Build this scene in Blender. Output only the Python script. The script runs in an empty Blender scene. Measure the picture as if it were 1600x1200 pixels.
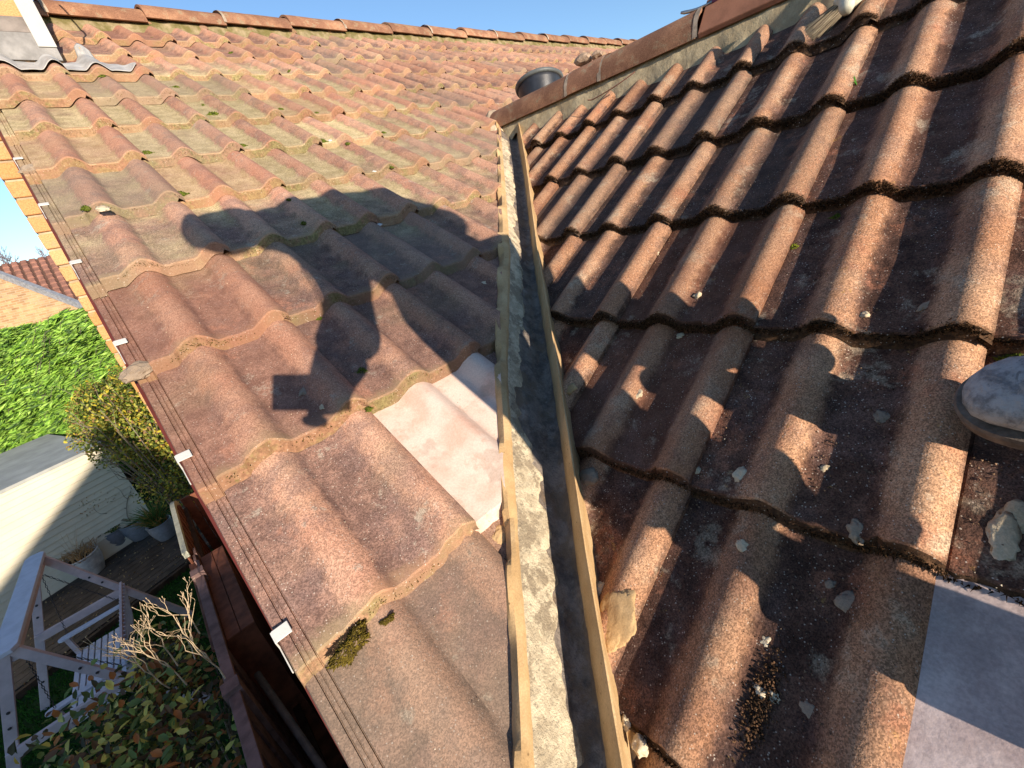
import bpy, bmesh, math, random
import numpy as np
from mathutils import Vector, Matrix, noise
random.seed(7); rng = np.random.default_rng(7)
scene = bpy.context.scene
COL = scene.collection
PI = math.pi

# ------------------------------------------------------------------ camera
CAM = Vector((-0.021, 0.0266, 0.7724))
RR, UP, FW = Vector((.702, -.678, -.218)), Vector((.42, .146, .896)), Vector((.576, .72, -.387))
RX, RY, RZ = -0.6740, 1.1730, -0.2390
M3 = Matrix.Rotation(RX, 3, 'Z') @ Matrix.Rotation(RY, 3, 'X') @ Matrix.Rotation(RZ, 3, 'Z')
FPX = 654.69
cd = bpy.data.cameras.new('camera'); cam = bpy.data.objects.new('camera', cd); COL.objects.link(cam)
cam.matrix_world = Matrix.Translation(CAM) @ M3.to_4x4()
cd.sensor_width = 36; cd.lens = FPX * 36 / 1600; cd.clip_start = .01; cd.clip_end = 2000
scene.camera = cam

# ------------------------------------------------------------------ sky and sun
S = Vector((0.158, 0.956, -0.248)).normalized()        # direction in which the light travels
w = bpy.data.worlds.new('World'); scene.world = w; w.use_nodes = True
nt = w.node_tree; bg = nt.nodes['Background']
sk = nt.nodes.new('ShaderNodeTexSky'); sk.sky_type = 'NISHITA'; sk.sun_disc = False
sk.sun_elevation = math.radians(14.4); sk.sun_rotation = math.atan2(-S.x, -S.y)
sk.air_density = 1.0; sk.dust_density = .1; sk.ozone_density = 3.2; sk.altitude = 100
nt.links.new(sk.outputs[0], bg.inputs[0]); bg.inputs[1].default_value = .135
sl = bpy.data.lights.new('sun', 'SUN'); sl.energy = 5.0; sl.angle = math.radians(.53); sl.color = (1, .86, .70)
so = bpy.data.objects.new('sun', sl); COL.objects.link(so); so.location = (-3, -20, 8)
so.rotation_euler = S.to_track_quat('-Z', 'Y').to_euler()
scene.view_settings.view_transform = 'Standard'; scene.view_settings.look = 'None'
scene.view_settings.gamma = 1; scene.view_settings.exposure = .68
scene.view_settings.use_curve_mapping = False

# ------------------------------------------------------------------ geometry of the two roofs (metres)
PIT = .54575; T = math.tan(PIT); CP, SP = math.cos(PIT), math.sin(PIT)
XL0, YL0, GL = -.0557, .5228, .3336
XR0, YR0, GR = .4991, .6038, .3386
GZ = -3.3                                              # garden level
def ray(x, y): return (M3 @ Vector(((x-800)/FPX, -(y-600)/FPX, -1))).normalized()
def hit(x, y, n, c):
    d = ray(x, y); n = Vector(n); return CAM + d * ((c - n.dot(CAM)) / n.dot(d))
def onL(x, y, h=0): return hit(x, y, (0, -T, 1), h/CP)
def onR(x, y, h=0): return hit(x, y, (-T, 0, 1), h/CP)
def onZ(x, y, z): return hit(x, y, (0, 0, 1), z)
def onY(x, y, v): return hit(x, y, (0, 1, 0), v)

# ------------------------------------------------------------------ helpers
def tag(o, label=None, cat=None, group=None, kind=None):
    if label: o['label'] = label
    if cat: o['category'] = cat
    if group: o['group'] = group
    if kind: o['kind'] = kind
    return o
def empty(name, loc=(0, 0, 0), parent=None, rz=0):
    o = bpy.data.objects.new(name, None); COL.objects.link(o); o.location = loc; o.rotation_euler[2] = rz
    o.empty_display_size = .1
    if parent: o.parent = parent
    return o
def mobj(name, me, parent=None):
    o = bpy.data.objects.new(name, me); COL.objects.link(o)
    if parent: o.parent = parent
    return o
def mk(name, V, F, m, parent=None, smooth=False, attr=None):
    me = bpy.data.meshes.new(name); me.from_pydata([tuple(v) for v in V], [], [tuple(f) for f in F]); me.update()
    if m: me.materials.append(m)
    if smooth: me.shade_smooth()
    if attr is not None:
        a = me.color_attributes.new('wear_shade', 'FLOAT_COLOR', 'POINT')
        a.data.foreach_set('color', np.asarray(attr, np.float32).ravel())
    return mobj(name, me, parent)
class MB:
    "collects simple shapes into one mesh"
    def __init__(s): s.V = []; s.F = []
    def box(s, c, d, R=None, taper=1):
        n = len(s.V); R = R or Matrix.Identity(3)
        for z in (-1, 1):
            k = taper if z > 0 else 1
            for x, y in ((-1, -1), (1, -1), (1, 1), (-1, 1)):
                s.V.append(Vector(c) + R @ Vector((x*d[0]/2*k, y*d[1]/2*k, z*d[2]/2)))
        s.F += [[n+i for i in f] for f in ((3, 2, 1, 0), (4, 5, 6, 7), (0, 1, 5, 4), (1, 2, 6, 5), (2, 3, 7, 6), (3, 0, 4, 7))]
        return s
    def bar(s, a, b, w_, h, up=(0, 0, 1)):
        a, b = Vector(a), Vector(b); z = (b-a).normalized(); u = Vector(up)
        x = z.cross(u)
        if x.length < 1e-4: x = z.cross(Vector((1, 0, 0)))
        x.normalize(); y = x.cross(z)
        R = Matrix((x, y, z)).transposed()
        return s.box((a+b)/2, (w_, h, (b-a).length), R)
    def tube(s, pts, r, n=8, cap=True):
        pts = [Vector(p) for p in pts]; b0 = len(s.V)
        rr = r if hasattr(r, '__len__') else [r]*len(pts)
        pre = None
        for i, p in enumerate(pts):
            t = (pts[min(i+1, len(pts)-1)] - pts[max(i-1, 0)]).normalized()
            if pre is None: x = t.orthogonal().normalized()
            else: x = (pre - t*pre.dot(t)).normalized()
            pre = x; y = t.cross(x)
            for k in range(n):
                a = 2*PI*k/n; s.V.append(p + (x*math.cos(a) + y*math.sin(a))*rr[i])
        for i in range(len(pts)-1):
            for k in range(n):
                a = b0+i*n+k; b = b0+i*n+(k+1) % n; s.F.append([a, b, b+n, a+n])
        if cap:
            s.F.append([b0+k for k in range(n)][::-1]); s.F.append([b0+(len(pts)-1)*n+k for k in range(n)])
        return s
    def lathe(s, prof, n=32, M=None):
        b0 = len(s.V); M = M or Matrix.Identity(4)
        for r, z in prof:
            for k in range(n):
                a = 2*PI*k/n; s.V.append(M @ Vector((r*math.cos(a), r*math.sin(a), z)))
        for i in range(len(prof)-1):
            for k in range(n):
                a = b0+i*n+k; b = b0+i*n+(k+1) % n; s.F.append([a, b, b+n, a+n])
        s.F.append([b0+k for k in range(n)][::-1]); s.F.append([b0+(len(prof)-1)*n+k for k in range(n)])
        return s
    def poly(s, pts, down):
        "prism: polygon pts extruded by vector down"
        n = len(s.V); k = len(pts); down = Vector(down)
        s.V += [Vector(p) for p in pts] + [Vector(p)+down for p in pts]
        s.F.append([n+i for i in range(k)]); s.F.append([n+k+i for i in range(k)][::-1])
        for i in range(k): s.F.append([n+i, n+k+i, n+k+(i+1) % k, n+(i+1) % k])
        return s
    def build(s, name, m, parent=None, smooth=False, bevel=0):
        o = mk(name, s.V, s.F, m, parent, smooth)
        if parent is not None: pass
        if bevel:
            b = o.modifiers.new('bevel', 'BEVEL'); b.width = bevel; b.segments = 2; b.limit_method = 'ANGLE'
        return o

# ------------------------------------------------------------------ materials
class NT:
    def __init__(s, name, rough=.9, spec=.25):
        s.m = bpy.data.materials.new(name); s.m.use_nodes = True; s.t = s.m.node_tree
        s.b = s.t.nodes['Principled BSDF']; s.b.inputs['Roughness'].default_value = rough
        s.b.inputs['Specular IOR Level'].default_value = spec
        s.pos = s.n('ShaderNodeNewGeometry').outputs['Position']
    def n(s, ty): return s.t.nodes.new(ty)
    def l(s, a, b): s.t.links.new(a, b)
    def setin(s, sock, v):
        if isinstance(v, (int, float)): sock.default_value = v
        elif isinstance(v, tuple): sock.default_value = v if len(v) == 4 else (*v, 1)
        else: s.l(v, sock)
    def noise(s, scale, detail=4, rough=.6, vec=None, dist=0):
        n = s.n('ShaderNodeTexNoise'); n.inputs['Scale'].default_value = scale; n.inputs['Detail'].default_value = detail
        n.inputs['Roughness'].default_value = rough; n.inputs['Distortion'].default_value = dist
        s.l(vec or s.pos, n.inputs['Vector']); return n.outputs['Fac']
    def vor(s, scale, vec=None, out='Distance', rand=1):
        n = s.n('ShaderNodeTexVoronoi'); n.inputs['Scale'].default_value = scale; n.inputs['Randomness'].default_value = rand
        s.l(vec or s.pos, n.inputs['Vector']); return n.outputs[out]
    def ramp(s, f, a, b, va=0., vb=1.):
        n = s.n('ShaderNodeMapRange'); n.interpolation_type = 'SMOOTHSTEP'
        s.l(f, n.inputs[0]); n.inputs[1].default_value = a; n.inputs[2].default_value = b
        n.inputs[3].default_value = va; n.inputs[4].default_value = vb; return n.outputs[0]
    def math(s, op, a, b=0.):
        n = s.n('ShaderNodeMath'); n.operation = op; s.setin(n.inputs[0], a); s.setin(n.inputs[1], b); return n.outputs[0]
    def mix(s, f, a, b, mode='MIX'):
        n = s.n('ShaderNodeMix'); n.data_type = 'RGBA'; n.blend_type = mode
        s.setin(n.inputs[0], f); s.setin(n.inputs[6], a); s.setin(n.inputs[7], b); return n.outputs[2]
    def scale(s, col, v):
        n = s.n('ShaderNodeVectorMath'); n.operation = 'SCALE'; s.l(col, n.inputs[0]); s.setin(n.inputs[3], v); return n.outputs[0]
    def bump(s, h, st=.5, d=.01, base=None):
        n = s.n('ShaderNodeBump'); n.inputs['Strength'].default_value = st; n.inputs['Distance'].default_value = d
        s.l(h, n.inputs['Height'])
        if base: s.l(base, n.inputs['Normal'])
        s.l(n.outputs[0], s.b.inputs['Normal']); return n.outputs[0]
    def col(s, c): s.setin(s.b.inputs['Base Color'], c); return s
    def rnd(s): return s.n('ShaderNodeObjectInfo').outputs['Random']
    def attr(s, name='wear_shade'):
        n = s.n('ShaderNodeAttribute'); n.attribute_name = name
        q = s.n('ShaderNodeSeparateColor'); s.l(n.outputs['Color'], q.inputs[0]); return q.outputs
    def xyz(s, v=None):
        q = s.n('ShaderNodeSeparateXYZ'); s.l(v or s.pos, q.inputs[0]); return q.outputs

def simple(name, c, rough=.8, spec=.3, var=.25, sc=12, bump=.2, bd=.003, metallic=0, fine=0):
    m = NT(name, rough, spec)
    f = m.noise(sc, 5)
    c1 = m.mix(m.ramp(f, .3, .7), tuple(v*(1-var) for v in c), tuple(min(1, v*(1+var)) for v in c))
    m.col(c1); m.b.inputs['Metallic'].default_value = metallic
    if bump: m.bump(m.noise(fine or sc*8, 4), bump, bd)
    return m.m

def tile_mat(name, right):
    m = NT(name, .92, .18)
    w_ = m.attr(); h, v, butt = w_[0], w_[1], w_[2]
    rnd = m.rnd()
    big = m.noise(5.5, 5, .6); mid = m.noise(24, 5, .65); fine = m.noise(260, 3, .8); mott = m.noise(90, 4, .7)
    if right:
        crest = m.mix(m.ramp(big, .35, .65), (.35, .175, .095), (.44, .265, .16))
        pan = m.mix(m.ramp(mid, .35, .65), (.060, .031, .022), (.135, .070, .048))  # debris-dark pans, colour darkened further to deepen the shade between ribs
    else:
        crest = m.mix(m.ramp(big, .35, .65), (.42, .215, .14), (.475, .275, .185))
        pan = m.mix(m.ramp(mid, .35, .7), (.17, .10, .078), (.32, .185, .135))  # weathered pans, also darkened in colour to strengthen the rib shading
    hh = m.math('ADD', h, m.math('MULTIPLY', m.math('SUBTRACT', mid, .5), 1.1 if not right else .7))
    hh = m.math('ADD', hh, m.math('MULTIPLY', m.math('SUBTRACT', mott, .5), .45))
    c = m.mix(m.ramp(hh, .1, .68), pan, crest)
    # dull purple weathered film
    film = m.math('MULTIPLY', m.ramp(m.noise(13, 6, .65), .48, .62), .5 if not right else .3)
    c = m.mix(film, c, (.145, .095, .085) if right else (.20, .13, .11))
    # red exposed patches
    c = m.mix(m.math('MULTIPLY', m.ramp(m.noise(9, 5, .7), .56, .68), .55), c, (.36, .15, .085) if right else (.44, .205, .13))
    if not right:
        # pale lichen bloom and a sandy, yellowish algae film over the pans of the upper left courses
        c = m.mix(m.math('MULTIPLY', m.ramp(m.noise(15, 7, .75), .585, .66), .62), c, (.38, .33, .26))
        x, y, z = m.xyz()
        dx = m.math('DIVIDE', m.math('SUBTRACT', x, .75), 1.25); dy = m.math('DIVIDE', m.math('SUBTRACT', y, 2.25), 1.05)
        r2 = m.math('ADD', m.math('MULTIPLY', dx, dx), m.math('MULTIPLY', dy, dy))
        reg = m.ramp(m.math('ADD', m.math('ADD', r2, .25), m.math('MULTIPLY', m.math('SUBTRACT', big, .5), 2.2)), 1.3, .35)
        pn = m.ramp(hh, .5, .15)
        c = m.mix(m.math('MULTIPLY', m.math('MULTIPLY', reg, pn), .92), c, m.mix(m.ramp(mid, .3, .7), (.36, .29, .15), (.53, .43, .25)))
        c = m.mix(m.math('MULTIPLY', m.ramp(m.noise(3.1, 4, .6), .52, .66), .2), c, (.30, .26, .14))
    else:
        c = m.mix(m.math('MULTIPLY', m.ramp(m.noise(11, 6, .7), .57, .66), .45), c, (.43, .36, .26))
        c = m.mix(m.math('MULTIPLY', m.ramp(m.noise(19, 6, .75), .64, .7), .5), c, (.40, .24, .07))
    # grain: light and dark sand, single pale aggregates
    cell = m.n('ShaderNodeTexVoronoi'); cell.inputs['Scale'].default_value = 620; m.l(m.pos, cell.inputs['Vector'])
    sc_ = m.n('ShaderNodeSeparateColor'); m.l(cell.outputs['Color'], sc_.inputs[0])
    cell2 = m.n('ShaderNodeTexVoronoi'); cell2.inputs['Scale'].default_value = 290; m.l(m.pos, cell2.inputs['Vector'])
    sc2 = m.n('ShaderNodeSeparateColor'); m.l(cell2.outputs['Color'], sc2.inputs[0])
    c = m.scale(c, m.ramp(sc_.outputs[0], 0, 1, .66 if not right else .6, 1.34 if not right else 1.4))
    c = m.scale(c, m.ramp(sc2.outputs[1], 0, 1, .92, 1.08))
    ag = m.math('MULTIPLY', m.ramp(m.vor(190), .22, .13), m.ramp(m.noise(70, 3), .47, .55))
    agc = (.58, .49, .40)
    dk = m.math('MULTIPLY', m.ramp(m.vor(150), .2, .1), m.ramp(m.noise(41, 3), .5, .58))
    c = m.mix(m.math('MULTIPLY', dk, .5), c, (.07, .05, .045))
    fleck = m.math('MULTIPLY', m.ramp(m.vor(75), .10, .05), m.ramp(m.noise(23, 2), .5, .56))
    # tail of every tile
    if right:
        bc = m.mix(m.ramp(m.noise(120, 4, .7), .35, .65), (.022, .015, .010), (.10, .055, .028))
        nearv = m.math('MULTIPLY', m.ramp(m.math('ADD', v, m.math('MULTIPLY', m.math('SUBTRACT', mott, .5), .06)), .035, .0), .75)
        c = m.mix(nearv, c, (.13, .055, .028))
    else:
        mo = m.mix(m.ramp(m.noise(16, 5, .7), .42, .58), (.27, .155, .09), (.21, .18, .075))
        mo = m.scale(mo, m.ramp(m.noise(140, 3, .8), .3, .7, .6, 1.4))
        bc = m.mix(m.ramp(m.noise(55, 4, .7), .6, .7), mo, (.11, .12, .03))
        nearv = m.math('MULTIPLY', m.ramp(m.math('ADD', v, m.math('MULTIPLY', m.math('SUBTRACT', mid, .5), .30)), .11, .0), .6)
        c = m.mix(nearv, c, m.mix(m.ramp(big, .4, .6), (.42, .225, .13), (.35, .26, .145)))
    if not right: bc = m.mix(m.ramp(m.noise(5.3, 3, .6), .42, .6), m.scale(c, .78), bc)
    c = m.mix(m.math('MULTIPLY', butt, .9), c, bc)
    c = m.mix(m.math('MULTIPLY', ag, .75), c, agc)
    c = m.mix(m.math('MULTIPLY', fleck, .8), c, (.66, .58, .48))
    c = m.scale(c, m.ramp(rnd, 0, 1, .82, 1.16))
    rr_ = m.math('FRACT', m.math('MULTIPLY', rnd, 17.3))
    c = m.mix(m.ramp(rr_, .5, 1, 0, .5), c, m.mix(.6, c, (.36, .15, .09) if not right else (.22, .09, .05)))
    c = m.mix(m.ramp(rr_, .3, 0, 0, .35), c, (.24, .19, .15) if not right else (.13, .10, .08))
    m.col(c)
    b1 = m.bump(sc2.outputs[0], .4 if right else .22, .001)
    b2 = m.bump(mott, .35 if right else .2, .003, b1)
    m.bump(m.noise(320, 2, .7), .6 if right else .2, .0015, b2)
    return m.m

TL = tile_mat('weathered_concrete_tile', False)
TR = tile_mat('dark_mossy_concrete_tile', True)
def newtile():
    m = NT('new_pale_tile', .85, .2)
    c = m.mix(m.ramp(m.noise(14, 5, .6), .4, .68), (.68, .54, .45), (.62, .41, .32))
    c = m.mix(m.math('MULTIPLY', m.ramp(m.noise(8, 5), .5, .68), .6), c, (.70, .58, .48))
    c = m.mix(m.math('MULTIPLY', m.ramp(m.noise(19, 6, .7), .55, .64), .6), c, (.55, .36, .27))
    c = m.mix(m.math('MULTIPLY', m.ramp(m.noise(11, 3), .60, .66), .55), c, (.42, .32, .25))
    c = m.mix(m.math('MULTIPLY', m.ramp(m.vor(45), .07, .03), m.ramp(m.noise(9), .55, .6)), c, (.16, .12, .1))
    c = m.scale(c, m.ramp(m.noise(300), .3, .7, .9, 1.08)); m.col(c)
    m.bump(m.noise(220, 3), .2, .0015); return m.m
NEWT = newtile()
def mortar(name, a, b, bump=.35):
    m = NT(name, .95, .1)
    c = m.mix(m.ramp(m.noise(16, 5, .6), .35, .68), a, b)
    c = m.mix(m.math('MULTIPLY', m.ramp(m.noise(60, 5, .7), .58, .68), .35), c, tuple(v*.55 for v in a))
    c = m.mix(m.math('MULTIPLY', m.ramp(m.noise(7, 6, .7), .5, .62), .45), c, tuple(v*.72 for v in a))
    c = m.mix(m.math('MULTIPLY', m.ramp(m.vor(60), .12, .05), m.ramp(m.noise(17, 2), .48, .55)), c, tuple(v*.3 for v in a))
    c = m.scale(c, m.ramp(m.noise(420, 2), .3, .7, .9, 1.1)); m.col(c)
    b1 = m.bump(m.noise(300, 3, .7), bump, .0015); m.bump(m.noise(34, 4), bump, .006, b1); return m.m
MORT = mortar('fresh_tan_mortar', (.49, .32, .155), (.58, .405, .215), .3)
MORT2 = mortar('pale_old_mortar', (.52, .42, .28), (.62, .53, .38), .6)
MORT3 = mortar('grey_brown_mortar', (.26, .20, .15), (.36, .28, .20), .6)
def trough():
    m = NT('grey_trough_lining', .6, .4)
    c = m.mix(m.ramp(m.noise(22, 7, .75), .38, .62), (.10, .082, .07), (.27, .225, .185))
    c = m.mix(m.math('MULTIPLY', m.ramp(m.noise(35, 7, .8), .56, .64), .6), c, (.34, .32, .29))
    c = m.mix(m.math('MULTIPLY', m.ramp(m.noise(12, 6, .7), .48, .60), .75), c, (.19, .135, .085))
    m.col(c); b1 = m.bump(m.noise(26, 7, .75), .8, .012); m.bump(m.noise(170, 4), .5, .003, b1)
    return m.m
TROUGH = trough()
def crustm():
    m = NT('cream_cement_crust', .85, .2)
    c = m.mix(m.ramp(m.noise(28, 7, .75), .4, .6), (.46, .38, .26), (.70, .60, .42))
    c = m.mix(m.math('MULTIPLY', m.ramp(m.noise(13, 7, .75), .52, .57), .85), c, (.30, .24, .165))
    c = m.mix(m.math('MULTIPLY', m.ramp(m.noise(75, 5, .7), .6, .66), .6), c, (.18, .15, .11)); m.col(c)
    b1 = m.bump(m.noise(40, 7, .75), .9, .01); m.bump(m.noise(200, 4), .5, .003, b1); return m.m
CRUST = crustm()
def ridgem():
    m = NT('weathered_ridge_tile', .9, .2)
    c = m.mix(m.ramp(m.noise(9, 5, .65), .4, .65), (.23, .115, .07), (.36, .19, .11))
    c = m.mix(m.math('MULTIPLY', m.ramp(m.noise(18, 6, .7), .53, .63), .6), c, (.27, .23, .15))
    c = m.scale(c, m.ramp(m.noise(240, 3, .8), .3, .7, .65, 1.35)); c = m.scale(c, m.ramp(m.rnd(), 0, 1, .85, 1.15))
    m.col(c); m.bump(m.noise(260, 3), .4, .002); return m.m
RIDGE = ridgem()
def brickm(name, tex=False, a=(.50, .235, .09), b=(.57, .35, .17), sc=1.0, mortarc=(.50, .40, .28)):
    m = NT(name, .9, .15)
    if tex:
        tc = m.n('ShaderNodeTexCoord').outputs['UV']
        br = m.n('ShaderNodeTexBrick'); m.l(tc, br.inputs['Vector'])
        br.inputs['Color1'].default_value = (*a, 1); br.inputs['Color2'].default_value = (*b, 1)
        br.inputs['Mortar'].default_value = (*mortarc, 1); br.inputs['Scale'].default_value = 1
        br.inputs['Mortar Size'].default_value = .008; br.inputs['Brick Width'].default_value = .225; br.inputs['Row Height'].default_value = .075
        c = m.mix(.35, br.outputs['Color'], m.mix(m.ramp(m.noise(3, 5), .4, .6), a, tuple(v*.6 for v in a)))
        m.bump(br.outputs['Fac'], -.5, .01)
    else:
        c = m.mix(m.rnd(), a, b)
        c = m.mix(m.math('MULTIPLY', m.ramp(m.noise(20, 5), .55, .68), .4), c, (.33, .27, .2))
        c = m.scale(c, m.ramp(m.noise(200, 3), .3, .7, .8, 1.2)); m.bump(m.noise(150, 4), .4, .002)
    m.col(c); return m.m
BRICK = brickm('orange_brick')
BRICKW = brickm('orange_brick_wall', True)
BRICKN = brickm('buff_brick_wall', True, (.62, .40, .20), (.30, .15, .07))
BJ = simple('brick_joint_mortar', (.42, .33, .22), .95, .1)
LEAD = simple('grey_lead_flashing', (.44, .43, .41), .55, .5, .25, 14, .35, .006, .2)
WHITEP = simple('white_plastic_clip', (.60, .59, .55), .5, .4, .06, 30, .1)
MAROON = simple('maroon_paint', (.12, .028, .022), .45, .4, .2, 8, .1)
BLACKP = simple('black_plastic', (.018, .02, .026), .42, .5, .4, 14, .15)
WOODD = simple('dark_stained_wood', (.045, .028, .018), .8, .2, .4, 9, .4)
WOODR = simple('red_brown_wood', (.17, .06, .032), .75, .25, .4, 9, .3)
FENCEM = simple('mauve_brown_fence_wood', (.17, .105, .095), .8, .2, .3, 12, .3)
SWING = simple('pale_lilac_painted_wood', (.52, .43, .44), .6, .3, .12, 9, .12)
SWINGT = simple('pale_blue_painted_wood', (.56, .56, .62), .6, .3, .1, 9, .12)
CREAM = simple('cream_painted_boards', (.66, .60, .46), .8, .2, .06, 3, .1)
GREYR = simple('grey_felt_roof', (.36, .37, .35), .8, .2, .15, 3, .2)
GRASS = simple('lawn_soil', (.02, .045, .012), 1, .1, .4, 6, .6)
METAL = simple('steel', (.45, .45, .44), .35, .5, .15, 20, .05, .001, .9)
DARKM = simple('dark_chain_metal', (.03, .03, .035), .5, .4)
STONE = simple('rubble', (.42, .30, .21), .95, .1, .3, 40, .7, .006)
BARK = simple('grey_bark', (.20, .17, .13), .9, .1, .3, 20, .4)
TWIG = simple('pale_twigs', (.52, .40, .26), .85, .15, .25, 30, .3)

def leafm(name, cols, trans=.25):
    m = NT(name, .55, .35)
    g = m.n('ShaderNodeNewGeometry'); r = g.outputs['Random Per Island']
    cr = m.n('ShaderNodeValToRGB'); m.l(r, cr.inputs[0]); el = cr.color_ramp.elements
    cr.color_ramp.interpolation = 'CONSTANT'
    el[0].position = 0; el[0].color = (*cols[0], 1); el[1].position = 1/len(cols); el[1].color = (*cols[1], 1)
    for i in range(2, len(cols)):
        e = el.new(i/len(cols)); e.color = (*cols[i], 1)
    c = m.scale(cr.outputs[0], m.ramp(m.noise(5, 3), .3, .7, .7, 1.3))
    m.col(c)
    tr = m.n('ShaderNodeBsdfTranslucent'); m.l(c, tr.inputs[0])
    mx = m.n('ShaderNodeMixShader'); mx.inputs[0].default_value = trans
    m.l(m.b.outputs[0], mx.inputs[1]); m.l(tr.outputs[0], mx.inputs[2])
    m.l(mx.outputs[0], m.t.nodes['Material Output'].inputs[0]); return m.m

# ================================================================== THE HOUSE
house = empty('house', (0, 0, GZ))
tag(house, 'brick house whose brown tiled roofs fill the view, seen from on top of the roof', 'house')
HI = Matrix.Translation((0, 0, -GZ))
def part(name, parent=None, o=None, loc=None):
    "empty part of the house"
    e = bpy.data.objects.new(name, None); COL.objects.link(e); e.parent = parent or house
    e.empty_display_size = .1
    e.location = loc or ((0, 0, -GZ) if parent is None else (0, 0, 0)); return e
def hpart(b, name, m, **k):
    "mesh part of the house, given in world coordinates"
    o = b.build(name, m, house, **k); o.location = (0, 0, -GZ); return o

# ---- roof tile meshes --------------------------------------------------------
PAN, RIB = -.022, .027
def prof(a):
    if a < 0: return PAN - .001 - min(.005, -a*.25)
    h = PAN
    for c0, hh, wl, wr in ((.110, .0265, .050, .041), (.268, .0305, .050, .041)):
        d = a - c0
        if -wl < d <= 0: h += hh*math.cos(d/wl*PI/2)**1.45
        elif 0 < d < wr: h += hh*math.cos(d/wr*PI/2)**1.05
    return h
AS = sorted(set([-.028, -.012, -.0005, 0, .3] + [round(.3*i/44, 4) for i in range(45)]))
def tile_data(seed, a0=0., underlap=False, vlen=.42, rough=.0007):
    r = random.Random(seed); off = Vector((r.random()*50, r.random()*50, r.random()*50))
    As = list(AS)
    xs = [(a, prof(a)) for a in As if not underlap or a > .029]
    if underlap:                       # stepped water bar that shows along the verge
        ul = [(-.006, -.046), (-.005, -.036), (-.004, -.033), (.008, -.032), (.0088, -.036), (.0098, -.036), (.0105, -.033), (.0150, -.033), (.0155, -.0345), (.0163, -.0345), (.0168, -.033), (.0225, -.032)]
        xs = ul + [(.0232, -.036), (.0242, -.036), (.0250, PAN-.002), (.028, PAN)] + [q for q in xs if q[0] > .029]
    vs = [.007, .0095, .017, .06, .12, .18, .24, .30, vlen]
    V = []; F = []; A = []
    n = len(xs); t = .0235
    def hr(h): return max(0, min(1, (h-PAN)/RIB))
    chips = [(r.uniform(.03, .28), r.uniform(.006, .014), r.uniform(.003, .009)) for _ in range(r.choice((0, 1, 1, 2)))] if rough > .0003 else []
    wob = lambda x, y: noise.noise(Vector((x*9, y*9, 0))+off)
    rows = []
    for j, v in enumerate(vs):
        row = []
        for a, h in xs:
            z = h - (.0035 if j == 0 else 0) + wob(a, v)*.0016 + noise.noise(Vector((a*60, v*60, 3))+off)*rough
            y = v + (0 if j > 2 else (noise.noise(Vector((a*40, 7, 1))+off)*.003 + noise.noise(Vector((a*130, 3, 1))+off)*.0018))
            if j < 3:
                for ca, cw, cdp in chips:
                    if abs(a-ca) < cw: q_ = 1-abs(a-ca)/cw; y += cdp*q_*(1, .7, .2)[j]; z -= .003*q_*(1, .5, 0)[j]
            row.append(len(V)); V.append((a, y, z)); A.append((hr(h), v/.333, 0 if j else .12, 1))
        rows.append(row)
    for j in range(len(rows)-1):
        for i in range(n-1): F.append((rows[j][i], rows[j][i+1], rows[j+1][i+1], rows[j+1][i]))
    # butt face (own vertices) in three bands so that it is not a flat strip
    prev = None
    for q, dz in enumerate((0, .007, .016, t)):
        row = []
        for i, (a, h) in enumerate(xs):
            x0, y0, z0 = V[rows[0][i]]
            row.append(len(V))
            dz = dz if a < .284 or underlap and a < .03 else min(dz, .009)
            V.append((x0, y0 + (-.0032*q) + (noise.noise(Vector((a*150, q*3.1, 5))+off)*.0025 if q in (1, 2) else 0), z0-dz)); A.append((hr(h), 0, 1, 1))
        if prev:
            for i in range(n-1): F.append((prev[i+1], prev[i], row[i], row[i+1]))
        prev = row
    # underside
    b2 = []
    for i, (a, h) in enumerate(xs): b2.append(len(V)); V.append((a, vlen, h-t)); A.append((0, 1, 0, 1))
    for i in range(n-1): F.append((prev[i], b2[i], b2[i+1], prev[i+1]))
    # side faces
    for s_ in (0, n-1):
        top = [rows[j][s_] for j in range(len(rows))]
        k0 = len(V)
        for j, ti in enumerate(top):
            x, y, z = V[ti]; V.append((x, y, z)); V.append((x, y, z-t)); A.append((.3, .5, .1, 1)); A.append((.3, .5, .1, 1))
        for j in range(len(top)-1):
            a_, b_, c_, d_ = k0+2*j, k0+2*j+2, k0+2*j+3, k0+2*j+1
            F.append((a_, b_, c_, d_) if s_ else (d_, c_, b_, a_))
    return V, F, A
def mesh_of(name, V, F, A, m):
    me = bpy.data.meshes.new(name); me.from_pydata(V, [], F); me.update(); me.materials.append(m)
    a = me.color_attributes.new('wear_shade', 'FLOAT_COLOR', 'POINT'); a.data.foreach_set('color', np.asarray(A, np.float32).ravel())
    me.shade_smooth()
    # keep the creases of the tail and the sides sharp
    me.set_sharp_from_angle(angle=math.radians(38)) if hasattr(me, 'set_sharp_from_angle') else None
    return me
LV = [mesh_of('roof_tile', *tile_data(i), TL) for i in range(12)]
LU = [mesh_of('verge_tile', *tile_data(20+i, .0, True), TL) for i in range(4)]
RV = [mesh_of('roof_tile', *tile_data(40+i, rough=.0011), TR) for i in range(12)]

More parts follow.
